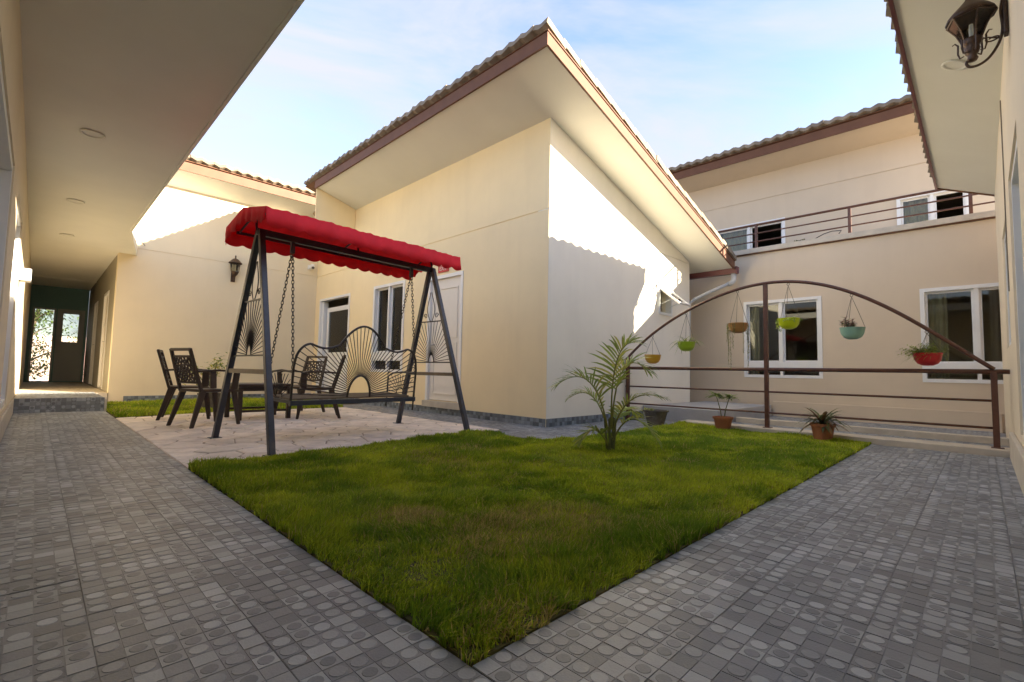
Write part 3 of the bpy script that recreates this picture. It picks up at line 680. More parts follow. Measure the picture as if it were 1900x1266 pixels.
# ================================================================== RIGHT HOUSE
Rh = thing('house', 'beige house with tall narrow windows and sloping soffit carrying the big lantern', 'house', (9.13, -0.19, 0))
PY = lambda u, z, d: (u, -0.19-d, z)
SR = 0.43; zr = lambda y: 3.27+SR*(y+0.19)
RW = [(4.1,5.35,0.30,2.30),(6.2,7.15,1.05,2.22)]
wall('wall', PY, -0.185, 9.12, 0, 3.275, 0.2, RW, M_left, Rh)
window(Rh, PY, *RW[0], cols=2, d=0.09); window(Rh, PY, *RW[1], cols=2, d=0.09)
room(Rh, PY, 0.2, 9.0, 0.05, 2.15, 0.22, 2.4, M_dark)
g = MB(); g.add([(8.92,-.392,0),(8.92,-2.6,0),(8.92,-2.6,zr(-2.6)),(8.92,-.392,zr(-.392)),(9.12,-.392,0),(9.12,-2.6,0),(9.12,-2.6,zr(-2.6)),(9.12,-.392,zr(-.392))], [(0,1,2,3),(7,6,5,4),(0,4,5,1),(1,5,6,2),(2,6,7,3),(3,7,4,0)])
g.box(-3, -2.6, 0, 8.91, -2.4, zr(-2.6)); g.build('wall', M_left, Rh)
y0, y1, x0, x1 = 0.386, -2.75, 0.98, 9.13
sf = MB(); sf.add([(x0,y0,zr(y0)),(x1,y0,zr(y0)),(x1,y1,zr(y1)),(x0,y1,zr(y1)),(x0,y0,zr(y0)+.02),(x1,y0,zr(y0)+.02),(x1,y1,zr(y1)+.02),(x0,y1,zr(y1)+.02)],
    [(0,1,2,3),(7,6,5,4),(0,4,5,1),(1,5,6,2),(2,6,7,3),(3,7,4,0)]); sf.build('soffit', M_soffit, Rh)
roof(Rh, (0.96, 0.425, zr(0.40)+0.13), (1,0,0), (0,-1,-SR), 8.20, 3.5, True, (1,))
g = MB(); g.box(0.98, 0.388, zr(.386)-.02, 9.13, 0.412, zr(.386)+.125); g.build('fascia', M_maroon, Rh)
g = MB(); g.add([(9.132,.412,zr(.41)-.02),(9.15,.412,zr(.41)-.02),(9.15,-2.75,zr(-2.75)-.02),(9.132,-2.75,zr(-2.75)-.02),(9.132,.412,zr(.41)+.12),(9.15,.412,zr(.41)+.12),(9.15,-2.75,zr(-2.75)+.12),(9.132,-2.75,zr(-2.75)+.12)], [(0,3,2,1),(4,5,6,7),(0,1,5,4),(1,2,6,5),(2,3,7,6),(3,0,4,7)]); g.build('fascia', M_fascia, Rh)
g = MB(); g.box(1.0, -0.188, -.05, 6.46, -0.155, 0.24); g.build('plinth', M_kerb, Rh, bevel=.005)
g = MB(); g.tube([(5.9,-.185,3.2),(5.92,-.185,2.5),(6.0,-.185,1.9),(5.98,-.185,1.5)], .005, 5); g.build('cable', M_cord, Rh)
downlight(5.35, 0.085, zr(0.085)-.001, 'round recessed light in the sloping soffit beside the big lantern', math.atan(SR))

# ================================================================== TWO-STOREY HOUSE
Th = thing('two_storey_house', 'beige two-storey house with brown railed balcony behind the arched railing', 'house', (9.7, 2, 0))
PT = lambda u, z, d: (9.7+d, u, z)
TW = [(1.98,3.28,0.70,2.16),(-0.60,0.665,0.68,2.135)]
wall('wall', PT, -3.2, 6.0, 0, 3.08, 0.2, TW, M_pink, Th)
window(Th, PT, *TW[0], cols=2, transom=(0.86,0.99), curtain=[(3.05,3.22)])
window(Th, PT, *TW[1], cols=2, transom=(0.84,0.97), curtain=[(0.36,0.60)])
room(Th, PT, -3.0, 5.8, 0.05, 3.0, 0.22, 3.6)
g = MB(); g.box(9.63, -0.17, -.05, 9.698, 2.77, 0.27); g.build('plinth', M_pink, Th, bevel=.006)
g = MB(); g.box(9.64, -3.2, 3.10, 12.5, 6.0, 3.19); g.build('balcony_slab', M_kerb, Th)
g = MB(); g.box(9.66, -3.2, 3.082, 9.9, 6.0, 3.098); g.build('drip_edge', M_fascia, Th)
for y in (4.55, 3.05, 1.55, 0.05, -1.45, -2.9):
    g = MB(); g.box(9.73, y-.022, 3.19, 9.774, y+.022, 3.655); g.build('balcony_post', M_rail, Th)
for z, r_ in ((3.67,.022),(3.50,.013),(3.34,.013)):
    g = MB(); g.tube([(9.752,-3.2,z),(9.752,6.0,z)], r_, 8); g.build('balcony_rail', M_rail, Th)
PU = lambda u, z, d: (10.9+d, u, z)
UW = [(2.84,4.28,3.21,4.06),(0.06,1.02,3.21,4.02)]
wall('wall', PU, -0.35, 7.0, 3.19, 5.13, 0.2, UW, M_pink, Th, recess=[(-.35,7.0,4.56,4.572)])
window(Th, PU, *UW[0], cols=2, curtain=[(3.6,4.2)], d=.04, opened=0); window(Th, PU, *UW[1], cols=2, curtain=[(.56,.98)], d=.04, opened=0)
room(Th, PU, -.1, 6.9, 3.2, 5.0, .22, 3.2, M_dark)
g = MB(); g.box(11.102, -0.35, 3.19, 14.5, -0.15, 4.3); g.build('wall', M_pink, Th)
zt = lambda x: 5.12-0.25*(x-10.9)
x0, x1, y0, y1 = 10.275, 14.5, -0.42, 7.2
sf = MB(); sf.add([(x0,y0,zt(x0)),(x1,y0,zt(x1)),(x1,y1,zt(x1)),(x0,y1,zt(x0)),(x0,y0,zt(x0)+.02),(x1,y0,zt(x1)+.02),(x1,y1,zt(x1)+.02),(x0,y1,zt(x0)+.02)],
    [(0,1,2,3),(7,6,5,4),(0,4,5,1),(1,5,6,2),(2,6,7,3),(3,7,4,0)]); sf.build('soffit', M_pink, Th)
roof(Th, (10.22, -0.45, zt(10.22)+.15), (0,1,0), (1,0,-.25), 7.7, 4.3, True, (0,))
g = MB(); g.box(10.247, -0.43, zt(10.275)-.03, 10.273, 7.2, zt(10.275)+.14); g.build('fascia', M_fascia, Th)

# ================================================================== GARDEN SWING
CEN, ANG = (2.3825, 4.7325, 0.0), rad(3.635)
SW = local_thing('swing_stand', 'dark metal A-frame swing stand with red scalloped canopy on the patio', 'swing')
AZ = 1.95
def legp(sl, sd, z):
    t = z/AZ; return Vector((sl*(1.065-0.065*t), sd*(0.66-0.635*t), z))
for sl in (-1, 1):
    for sd in (-1, 1):
        g = MB(); g.bar(legp(sl, sd, 0.004), legp(sl, sd, AZ), .050, .050, up=(1,0,0)); lg = g.build('leg', M_metal, SW, bevel=.004)
        g = MB(); p = legp(sl, sd, 0); g.box(p.x-.05, p.y-.05, 0.001, p.x+.05, p.y+.05, .008); g.build('foot_plate', M_metal, lg)
    g = MB(); g.bar(legp(sl,-1,.66), legp(sl,1,.66), .035, .04); g.build('side_bar', M_slat, SW)
    # sun-ray panel
    pan = MB(); pan.bar(legp(sl,-1,.80), legp(sl,1,.80), .014, .014); pan.bar(legp(sl,-1,1.30), legp(sl,1,1.30), .014, .014)
    fc = Vector((sl*1.04, 0, .80)); arc = [fc+Vector((0, .05*math.cos(a), .095*math.sin(a))) for a in np.linspace(0, math.pi, 11)]
    pan.tube(arc, .006, 5)
    for a in np.linspace(0.10, math.pi-0.10, 23):
        dv = Vector((0, math.cos(a), math.sin(a)*1.0)); st = fc+Vector((0, .05*math.cos(a), .095*math.sin(a)))
        # stop at leg or upper bar
        tmax = (1.30-st.z)/max(dv.z, 1e-3)
        for k in np.linspace(0.02, 1.2, 60):
            p = st+dv*k
            if abs(p.y) > (0.66-0.635*p.z/AZ)-.01: tmax = min(tmax, k); break
        e = st+dv*tmax; e.x = sl*(1.065-0.065*e.z/AZ); st.x = sl*(1.065-0.065*st.z/AZ); pan.tube([st, e], .0042, 4)
    for s in (-1, 1):                                  # S scrolls above
        zc = 1.30; pts = []
        for k in range(26):
            t = k/25; pts.append(Vector((sl*(1.065-.065*(zc+.30*t)/AZ), s*(.012+.075*abs(math.sin(math.pi*(1-t)))*(1-t)**.5), zc+.36*t)))
        pan.tube(pts, .005, 5)
        sp = [Vector((sl*1.02, s*(.105-.0)+s*(.035*(1-k/20))*math.cos(k*.5), 1.37+.035*(1-k/20)*math.sin(k*.5))) for k in range(18)]; pan.tube(sp, .0045, 5)
    pan.build('sun_ray_panel', M_iron, SW)
    g = MB(); g.bar((sl*.70,.0,1.93), (sl*.70,.0,1.80), .035, .035); g.build('hanger', M_metal, SW)
g = MB(); g.bar((-1.03,0,1.935), (1.03,0,1.935), .05, .06); g.build('top_beam', M_metal, SW, bevel=.004)
for dd in (-.40, .44):
    g = MB(); g.bar((-1.05,dd,2.0), (1.03,dd,2.0), .025, .025); g.build('canopy_rail', M_metal, SW)
for l in (-1.03, 0, 1.01):
    g = MB(); g.tube([(l,-.40,2.0),(l,0.04,2.12),(l,.44,2.0)], .011, 6); g.tube([(l,0,1.95),(l,.04,2.12)], .011, 6); g.build('canopy_rib', M_metal, SW)
# canopy cloth
def canopy():
    mb = MB(); l0, l1 = -1.13, 1.07; n = 132; prof = [(-.455,None,0),(-.452,1.96,0),(-.44,2.045,0),(-.20,2.10,0),(.06,2.155,0),(.28,2.10,0),(.485,2.045,0),(.493,1.98,0),(.49,None,1)]
    V = []; F = []; k = len(prof)
    for i in range(n+1):
        l = l0+(l1-l0)*i/n; ph = (l-l0)/0.158
        sag = 0.010*math.cos(2*math.pi*(l-l0)/1.05)+0.003*math.sin(l*23)+0.0025*math.sin(l*61+1)
        for (d_, z_, e) in prof:
            if z_ is None:
                z = 1.905-0.030*abs(math.sin(math.pi*ph))**.8-(0.0 if e == 0 else 0.005); d2 = d_+0.009*math.sin(l*17+e)+(-.008 if e == 0 else .008)*math.cos(ph*6.283)
            else:
                z = z_-(sag if abs(d_) < .43 else sag*.3)+0.004*math.sin(l*31+d_*29)+0.003*math.sin(l*77-d_*41); d2 = d_
            V.append((l, d2, z))
    for i in range(n):
        for j in range(k-1): F.append((i*k+j, i*k+j+1, (i+1)*k+j+1, (i+1)*k+j))
    mb.add(V, F)
    for l, sgn in ((l0, -1), (l1, 1)):                 # scalloped end flaps
        m = 54; V = []; F = []
        dpts = [p[0] for p in prof[1:-1]]; zpts = [p[1] for p in prof[1:-1]]
        for i in range(m+1):
            d_ = -.44+.935*i/m; zt_ = float(np.interp(d_, dpts, zpts))-.012
            drop = 0.10+0.035*abs(math.sin(math.pi*i/m*6)); V += [(l, d_, zt_), (l+sgn*.01*math.sin(i*.9), d_, zt_-drop)]
        for i in range(m): F.append((2*i, 2*i+1, 2*i+3, 2*i+2))
        mb.add(V, F)
    return mb
cv = canopy().build('canopy', M_red, SW, smooth=True)
es = cv.modifiers.new('crease', 'EDGE_SPLIT'); es.split_angle = rad(38); sol = cv.modifiers.new('solid', 'SOLIDIFY'); sol.thickness = 0.004
SW.location = CEN; SW.rotation_euler = (0, 0, ANG)

SB_ = local_thing('swing_bench', 'black wrought iron swing bench with sunburst back hanging on chains', 'swing bench')
BD = -0.12; zs_ = 0.39
def back_top(l):           # outline of the backrest
    a = abs(l-0.0)
    if a < 0.27: return 0.92+0.22*math.cos(a/0.27*math.pi/2)**0.9
    if a < 0.55: return 0.92-0.035*math.sin((a-.27)/.28*math.pi)+0.01
    return 0.93-0.22*(1-math.sqrt(max(0, 1-((a-.55)/.15)**2)))
ls = [-.70+1.40*i/90 for i in range(91)]
br = MB(); br.tube([(-.70,BD,.34)]+[(l, BD-.10*max(0,(back_top(l)-zs_)), back_top(l)) for l in ls]+[(.70,BD,.34)], .0115, 6); back = br.build('backrest', M_iron, SB_)
def lean(p): return Vector((p.x, BD-.10*max(0, p.z-zs_), p.z))
arc = [lean(Vector((.13*math.cos(a), 0, zs_+.02+.22*math.sin(a)))) for a in np.linspace(0, math.pi, 21)]
a_ = MB(); a_.tube(arc, .0105, 6); a_.build('sun_arc', M_iron, back)
for a in np.linspace(0.06, math.pi-0.06, 43):
    st = Vector((.13*math.cos(a), 0, zs_+.02+.22*math.sin(a))); dv = Vector((math.cos(a), 0, math.sin(a)*.95)).normalized(); k = .05
    while k < 1.2:
        p = st+dv*k
        if abs(p.x) >= .70 or p.z >= back_top(p.x): break
        k += .006
    g = MB(); g.tube([lean(st), lean(st+dv*k)], .0045, 4); g.build('ray', M_iron, back)
se = MB(); se.bar((-.71,BD,zs_-.02), (.71,BD,zs_-.02), .05, .045); se.bar((-.71,.40,zs_), (.71,.40,zs_), .035, .035); se.bar((-.695,BD+.025,zs_-.01), (-.695,.385,zs_), .03, .03); se.bar((.695,BD+.025,zs_-.01), (.695,.385,zs_), .03, .03)
seat = se.build('seat', M_metal, SB_)
for i in range(7):
    d_ = BD+.06+i*.062; g = MB(); g.box(-.68, d_, zs_+.004+.003*i, .68, d_+.05, zs_+.02+.003*i); g.build('slat', M_slat, seat)
for s in (-1, 1):
    am = MB(); x = s*.70
    am.tube([(x,BD-.02,.66),(x,.10,.675),(x,.30,.66),(x,.39,.62),(x,.40,.40)], .0105, 6)
    am.tube([(x,.40,.40),(x,.42,.26)], .009, 6); am.tube([(x,BD,.36),(x,BD+.01,.24)], .009, 6)
    fc = Vector((x,.14,.42)); am.tube([fc+Vector((0,.07*math.cos(a),.07*math.sin(a))) for a in np.linspace(0,math.pi,9)], .005, 5)
    for a in np.linspace(.15, math.pi-.15, 13):
        dv = Vector((0, math.cos(a), math.sin(a))); L_ = min(.235/max(abs(math.cos(a)), .01), .22/max(math.sin(a), .01)); am.tube([fc+dv*.07, fc+dv*L_], .004, 4)
    am.build('armrest', M_iron, SB_)
def chain(p, q, name, parent, r=.0038, pitch=.034):
    p = Vector(p); q = Vector(q); d_ = (q-p); n = int(d_.length/pitch); d_.normalize(); s1 = d_.orthogonal().normalized(); s2 = d_.cross(s1); mb = MB()
    for i in range(n):
        c = p+d_*pitch*(i+.5); s = s1 if i % 2 else s2
        mb.tube([c+d_*(.0235*math.cos(a))+s*(.0115*math.sin(a)) for a in np.linspace(0, 6.2832, 11)[:-1]], r, 4, closed=True)
    return mb.build(name, M_iron, parent)
for s in (-1, 1):
    chain((s*.70,.01,1.80), (s*.70,.40,.63), 'chain', SB_); chain((s*.70,-.01,1.80), (s*.70,BD-.02,.66), 'chain', SB_)
SB_.location = CEN; SB_.rotation_euler = (0, 0, ANG)

# ================================================================== PLASTIC CHAIRS AND LOW TABLE
def plastic_chair():
    c = local_thing('plastic_chair', '', 'chair', 'brown plastic chairs around the low table')
    s = MB(); n = 8
    V = []; F = []
    for k, zoff in enumerate((0, -.028)):
        for i in range(n+1):
            for j in range(n+1):
                x = -.21+.45*i/n; y = (-.225+.45*j/n)*(1-.06*(1-i/n)); V.append((x, y, .425+zoff-.018*math.sin(math.pi*j/n)*math.sin(math.pi*min(1, i/n*1.1))-(.012*(i/n)**6)))
    m = (n+1)*(n+1)
    for i in range(n):
        for j in range(n): a = i*(n+1)+j; F += [(a, a+n+1, a+n+2, a+1), (m+a, m+a+1, m+a+n+2, m+a+n+1)]
    for i in range(n):
        for (a, b_) in (((i)*(n+1), (i+1)*(n+1)), ((i+1)*(n+1)+n, i*(n+1)+n), (i+1, i), (n*(n+1)+i, n*(n+1)+i+1)): F.append((a, m+a, m+b_, b_))
    s.add(V, F); s.build('seat', M_plastic, c, smooth=False)
    for sy in (-1, 1):
        for (xt, xb, w0, w1) in ((.19,.25,.062,.036), (-.17,-.29,.070,.040)):
            g = MB(); t = Vector((xt, sy*.19, .41)); b_ = Vector((xb, sy*.225, 0.0))
            V = [t+Vector((a*w0/2, bb*.018, 0)) for a, bb in ((-1,-1),(1,-1),(1,1),(-1,1))]+[b_+Vector((a*w1/2, bb*.014, 0)) for a, bb in ((-1,-1),(1,-1),(1,1),(-1,1))]
            g.add(V, [(0,1,2,3),(7,6,5,4),(0,4,5,1),(1,5,6,2),(2,6,7,3),(3,7,4,0)]); g.build('leg', M_plastic, c, bevel=.006)
        g = MB(); pts = [(-.25,sy*.215,.63),(-.05,sy*.235,.645),(.12,sy*.24,.64),(.205,sy*.235,.62)]
        for i in range(3): g.bar(pts[i], Vector(pts[i+1])+(Vector(pts[i+1])-Vector(pts[i])).normalized()*.01, .046, .024)
        g.bar((.19,sy*.235,.62), (.185,sy*.205,.42), .020, .075, up=(1,0,0)); g.build('armrest', M_plastic, c, bevel=.005)
    # backrest: outer frame with an irregular cell lattice
    bx = lambda z: -.20-.135*(z-.42)/.46
    bk = MB(); rr = random.Random(3)
    for sy in (-1, 1): bk.bar((bx(.40), sy*.205, .40), (bx(.885), sy*.185, .885), .036, .030, up=(1,0,0))
    bk.bar((bx(.875), -.185, .875), (bx(.875), .185, .875), .028, .034); bk.bar((bx(.80), -.17, .80), (bx(.80), .17, .80), .020, .022); bk.bar((bx(.50), -.19, .50), (bx(.50), .19, .50), .020, .022)
    bko = bk.build('backrest', M_plastic, c, bevel=.004)
    poly = [(-.175,.51),(.175,.51),(.165,.79),(-.165,.79)]; P_ = []
    while len(P_) < 46:
        q = (rr.uniform(-.175,.175), rr.uniform(.51,.79))
        if all((q[0]-a)**2+(q[1]-b_)**2 > .030**2 for a, b_ in P_): P_.append(q)
    lt = MB()
    for p, cell in voronoi(P_, poly):
        ctr = np.mean(cell, axis=0); inner = [ctr+(q-ctr)*.66 for q in cell]; k = len(cell)
        for off in (0, -.014):
            V = [(bx(q[1])+off, q[0], q[1]) for q in cell]+[(bx(q[1])+off, q[0], q[1]) for q in inner]
            lt.add(V, [(i, (i+1) % k, k+(i+1) % k, k+i) for i in range(k)])
        V = [(bx(q[1]), q[0], q[1]) for q in inner]+[(bx(q[1])-.014, q[0], q[1]) for q in inner]
        lt.add(V, [(i, (i+1) % k, k+(i+1) % k, k+i) for i in range(k)])
    lt.build('lattice', M_plastic, bko)
    return c
ch0 = plastic_chair()
spots = [((1.47,6.54), 18, 'brown plastic chair with lattice back between the swing post and the path'),
         ((1.46,7.50), -14, 'brown plastic chair beside the grass strip, its back to the passage'),
         ((2.86,6.72), 158, 'brown plastic chair seen edge-on behind the middle of the swing bench'),
         ((2.92,7.52), 205, 'brown plastic chair with its lattice back turned to the glazed door')]
for i, (p, a, lab) in enumerate(spots):
    c = ch0 if i == 0 else copy_tree(ch0)
    c.location = (p[0], p[1], 0.005); c.rotation_euler = (0, 0, rad(a)); c['label'] = lab
tb = thing('low_table', 'low brown plastic table standing between the four chairs', 'table', (2.20, 7.10, 0))
cx, cy = 2.20, 7.10
g = MB(); g.box(cx-.33, cy-.30, .435, cx+.33, cy+.30, .475); g.build('tabletop', M_plastic, tb, bevel=.01)
g = MB(); g.box(cx-.29, cy-.27, .38, cx+.29, cy-.25, .434); g.box(cx-.29, cy+.25, .38, cx+.29, cy+.27, .434); g.box(cx-.30, cy-.25, .38, cx-.28, cy+.25, .434); g.box(cx+.28, cy-.25, .38, cx+.30, cy+.25, .434); g.build('apron', M_plastic, tb)
for sx in (-1, 1):
    for sy in (-1, 1):
        g = MB(); g.box(cx+sx*.305-.028, cy+sy*.275-.028, .004, cx+sx*.305+.028, cy+sy*.275+.028, .434); g.build('leg', M_plastic, tb, bevel=.006)
for sy in (-1, 1):
    g = MB(); g.bar((cx-.277, cy+sy*.275, .12), (cx+.277, cy+sy*.275, .12), .02, .03); g.build('stretcher', M_plastic, tb)

# ================================================================== ARCHED RAILING
XR = 6.62
Ra = thing('arch_railing', 'brown steel railing with a bowed arch carrying hanging pots', 'railing', (XR, 2, 0))
for y, z1, z0 in ((-.075,.80,.065),(1.97,1.905,.065),(3.985,.97,.0)):
    g = MB(); g.box(XR-.024, y-.024, z0, XR+.024, y+.024, z1); po = g.build('post', M_rail, Ra, bevel=.003)
    g = MB(); g.box(XR-.05, y-.05 if y < 3 else y-.04, z0+.0005, XR+.05, y+.04, z0+.008); g.build('base_plate', M_rail, po)
for z, r_, ya, yb_ in ((.805,.024,-.185,4.025),(.52,.0125,-.06,4.025),(.255,.0125,-.06,4.025)):
    g = MB(); g.tube([(XR,ya,z),(XR,yb_,z)], r_, 10); g.build('rail', M_rail, Ra, smooth=True)
AK = [(4.02,.93),(3.834,1.127),(3.297,1.486),(2.81,1.735),(2.325,1.88),(1.837,1.922),(1.366,1.84),(.949,1.645),(.488,1.318),(.162,1.04),(-.08,.825)]
ays = np.array([p[0] for p in AK])[::-1]; azs = np.array([p[1] for p in AK])[::-1]; pf = np.polyfit(ays, azs, 5)
arch_z = lambda y: float(np.polyval(pf, y))
g = MB(); g.tube([(XR, y, arch_z(y)) for y in np.linspace(-.08, 4.015, 60)], .020, 8); g.build('arch', M_rail, Ra, smooth=True)

# ---- foliage helpers
def leaf(mb, p, d_, L_, w, droop, tone, segs=3, up=Vector((0,0,1))):
    p = Vector(p); d_ = Vector(d_).normalized(); sd = d_.cross(up)
    if sd.length < .05: sd = Vector((1,0,0))
    sd.normalize(); V = []; q = p.copy(); dd = d_.copy()
    for i in range(segs+1):
        t = i/segs; ww = w*math.sin(math.pi*min(1, .12+t*.88))**.8*(1 if i < segs else .05)
        V += [q-sd*ww/2, q+sd*ww/2]; dd = (dd+Vector((0,0,-droop/segs))).normalized(); q = q+dd*L_/segs
    mb.add(V, [(2*i, 2*i+1, 2*i+3, 2*i+2) for i in range(segs)], tone)
def jit(c, r, a=.25): k = 1+r.uniform(-a, a); return tuple(x*k for x in c)
def bowl_pot(name, y, color, lab, kind, rz=.12, drop=None):
    zc = {'yellow':.95,'green':1.13,'tan':1.36,'lime':1.385,'mint':1.235,'red':.935}[color]
    h_ = thing(name, lab, 'hanging pot', (XR, y, zc), 0, 'pots hanging from the arch'); r = random.Random(color)
    R_ = .122; b_ = MB()
    outer = [(.001,-.075),(.045,-.073),(.085,-.052),(.110,-.012),(R_,.055),(R_+.004,.060)]; inner = [(R_-.004,.060),(R_-.008,.05),(.10,-.0),(.001,.0)]
    b_.lathe(outer+inner, (XR,y,zc), 28, cap=False); b_.build('bowl', M_pots[color], h_, smooth=True)
    so = MB(); so.lathe([(.001,.042),(R_-.012,.040)], (XR,y,zc), 20, cap=False); so.build('soil', M_soil, h_)
    top = Vector((XR, y, arch_z(y)-.02))
    hk = MB(); hk.tube([top+Vector((.0,.014*math.cos(a),-.014+.016*math.sin(a)-.0)) for a in np.linspace(0,6.28,10)[:-1]], .003, 4, closed=True); hk.build('hook', M_iron, h_)
    for k in range(3):
        a = .5+k*2.094; c = MB(); e = Vector((XR+R_*math.cos(a), y+R_*math.sin(a), zc+.055)); c.tube([top+Vector((0,0,-.03)), (top+e)/2+Vector((0,0,-.01)), e], .0028, 4); c.build('cord', M_cord, h_)
    pl = MB(); o = Vector((XR, y, zc+.045))
    if kind == 'spider':
        for i in range(46):
            a = r.uniform(0, 6.28); L_ = r.uniform(.18,.36); leaf(pl, o+Vector((r.uniform(-.04,.04), r.uniform(-.04,.04), 0)), (math.cos(a), math.sin(a)+.35, r.uniform(.5,1.6)), L_, .012, r.uniform(1.2,2.4), jit((.16,.20,.04), r), 6)
    elif kind == 'vines':
        for i in range(14):
            a = r.uniform(0, 6.28); L_ = r.uniform(.18,.75) if i < 9 else r.uniform(.08,.2); p = o+Vector((.105*math.cos(a), .105*math.sin(a), .01)); n = int(L_/.011)
            p2 = p+Vector((.03*math.cos(a), .03*math.sin(a), .0)); pts_ = [p, p2]+[p2+Vector((r.uniform(-.006,.006), r.uniform(-.006,.006), -L_*t)) for t in np.linspace(.1,1,8)]
            pl.tube(pts_, .0018, 4, c=(.12,.12,.05))
            for k in range(n):
                q = p2+Vector((0,0,-L_*k/n)); b2 = r.uniform(0,6.28); leaf(pl, q, (math.cos(b2), math.sin(b2), -.5), r.uniform(.016,.030), .010, .6, jit((.15,.15,.055), r), 2)
        for i in range(60):
            a = r.uniform(0,6.28); leaf(pl, o+Vector((.08*r.uniform(-1,1), .08*r.uniform(-1,1), 0)), (math.cos(a), math.sin(a), r.uniform(.4,1.5)), r.uniform(.03,.06), .012, .8, jit((.15,.13,.05), r), 2)
    elif kind == 'trail':
        for i in range(90):
            a = r.uniform(0,6.28); leaf(pl, o+Vector((.09*math.cos(a), .09*math.sin(a), r.uniform(0,.02))), (math.cos(a), math.sin(a), r.uniform(-.2,1)), r.uniform(.03,.08), .020, r.uniform(1,2), jit((.22,.28,.05), r), 3)
        for i in range(7):
            a = 1.2+r.uniform(-.6,.6); p2 = o+Vector((.13*math.cos(a), .13*math.sin(a), .01)); L_ = r.uniform(.05,.16)
            for k in range(9): b2 = r.uniform(0,6.28); leaf(pl, p2+Vector((0,0,-L_*k/9)), (math.cos(b2), math.sin(b2), -.3), .03, .018, .8, jit((.25,.30,.06), r), 2)
    elif kind == 'succulent':
        for i in range(16):
            q = o+Vector((r.uniform(-.08,.08), r.uniform(-.02,.11), 0)); hgt = r.uniform(.03,.14); pl.tube([q, q+Vector((0,.0,hgt))], .003, 4, c=(.10,.09,.05))
            for k in range(16): a = k*2.4; leaf(pl, q+Vector((0,0,hgt*(.4+.6*k/16))), (math.cos(a), math.sin(a), .5), r.uniform(.03,.055), .022, .3, jit((.13,.13,.075) if k % 3 else (.20,.10,.09), r), 2)
    elif kind == 'fern':
        for i in range(150):
            a = r.uniform(0,6.28); L_ = r.uniform(.12,.27); st = o+Vector((.07*r.uniform(-1,1), .07*r.uniform(-1,1), 0)); d_ = Vector((math.cos(a), math.sin(a)+.45, r.uniform(.3,1.6)))
            leaf(pl, st, d_, L_, .006, r.uniform(.6,1.8), jit((.17,.19,.045), r, .35), 4)
            for k in range(5): b2 = a+r.uniform(-1,1); leaf(pl, st+d_.normalized()*L_*(.25+.13*k)+Vector((0,0,-.01*k)), (math.cos(b2), math.sin(b2), .3), .045, .014, .8, jit((.17,.20,.04), r, .35), 2)
    else:
        for i in range(40):
            a = r.uniform(0,6.28); leaf(pl, o+Vector((.07*r.uniform(-1,1), .07*r.uniform(-1,1), -.002)), (math.cos(a), math.sin(a), 1.2), r.uniform(.02,.05), .010, .8, jit((.17,.17,.05), r), 2)
    pl.build('plant', M_leaf, h_)
for y, c, k, lab in ((3.56,'yellow','sprout','yellow bowl pot hanging from the arch beside the palm fronds'), (3.03,'green','spider','green hanging pot with arching spider plant leaves'),
        (2.315,'tan','vines','tan hanging pot with long trailing vines'), (1.705,'lime','trail','bright lime hanging pot with leafy tufts before the two-pane window'),
        (1.053,'mint','succulent','pale mint hanging pot with small dark succulents'), (.408,'red','fern','red hanging pot with bushy green fern')):
    bowl_pot('hanging_pot', y, c, lab, k)

# ---- pots on the ground
def cyl_pot(p, r0, r1, h_, m, parent, rim=.02):
    g = MB(); g.lathe([(.001,0),(r0,0),(r1*.96,h_-rim*1.6),(r1*.97,h_-rim*1.5),(r1*1.07,h_-rim*1.4),(r1*1.09,h_),(r1*.97,h_),(r1*.93,h_-.02),(r1*.90,h_-.04),(.001,h_-.04)], p, 26, cap=False)
    g.build('pot', m, parent, smooth=False)
r = random.Random(11)
t = thing('potted_plant', 'weathered grey bucket pot with small pale succulent on the tiled strip', 'potted plant', (6.15,3.26,0)); cyl_pot((6.15,3.26,0.0), .105, .165, .215, M_bucket, t, .014)
g = MB(); g.lathe([(.001,.185),(.152,.185)], (6.15,3.26,0), 20, cap=False); g.build('soil', M_soil, t)
g = MB()
for i in range(70):
    q = Vector((6.15-.06+r.uniform(-.06,.06), 3.26+.07+r.uniform(-.06,.06), .19)); a = r.uniform(0,6.28); leaf(g, q, (math.cos(a), math.sin(a), r.uniform(.6,1.8)), r.uniform(.04,.10), .024, .5, jit((.24,.25,.10), r), 3)
g.build('plant', M_leaf, t)
t = thing('potted_plant', 'terracotta pot with two forked stems and star-shaped leaf heads at the lawn edge', 'potted plant', (6.30,2.40,0)); cyl_pot((6.30,2.40,0.0), .080, .115, .185, M_terra, t)
g = MB(); st = MB()
for s, hh in ((1,.46), (-1,.44)):
    tip = Vector((6.30, 2.40+s*.085, hh)); st.tube([(6.30,2.40+s*.01,.13),(6.30,2.40+s*.035,.28),tip], [.008,.006,.005], 5)
    for i in range(46): a = r.uniform(0,6.28); leaf(g, tip+Vector((0,0,r.uniform(-.02,.01))), (math.cos(a), math.sin(a), r.uniform(.05,.9)), r.uniform(.10,.19), .030, .7, jit((.15,.19,.045), r), 3)
g.build('leaves', M_leaf, t); st.build('stems', M_stem, t)
t = thing('potted_plant', 'terracotta pot with dark spiky leaf rosette at the path corner of the lawn', 'potted plant', (6.32,1.305,0)); cyl_pot((6.32,1.305,0.0), .085, .118, .195, M_terra, t)
g = MB()
for i in range(75):
    a = r.uniform(0,6.28); L_ = r.uniform(.20,.36); leaf(g, (6.32+r.uniform(-.03,.03), 1.305+r.uniform(-.03,.03), .17+r.uniform(0,.06)), (math.cos(a), math.sin(a), r.uniform(.3,1.9)), L_, .032, r.uniform(.9,2.0), jit((.085,.095,.04) if i % 4 else (.12,.075,.04), r), 5)
g.build('leaves', M_leaf, t)
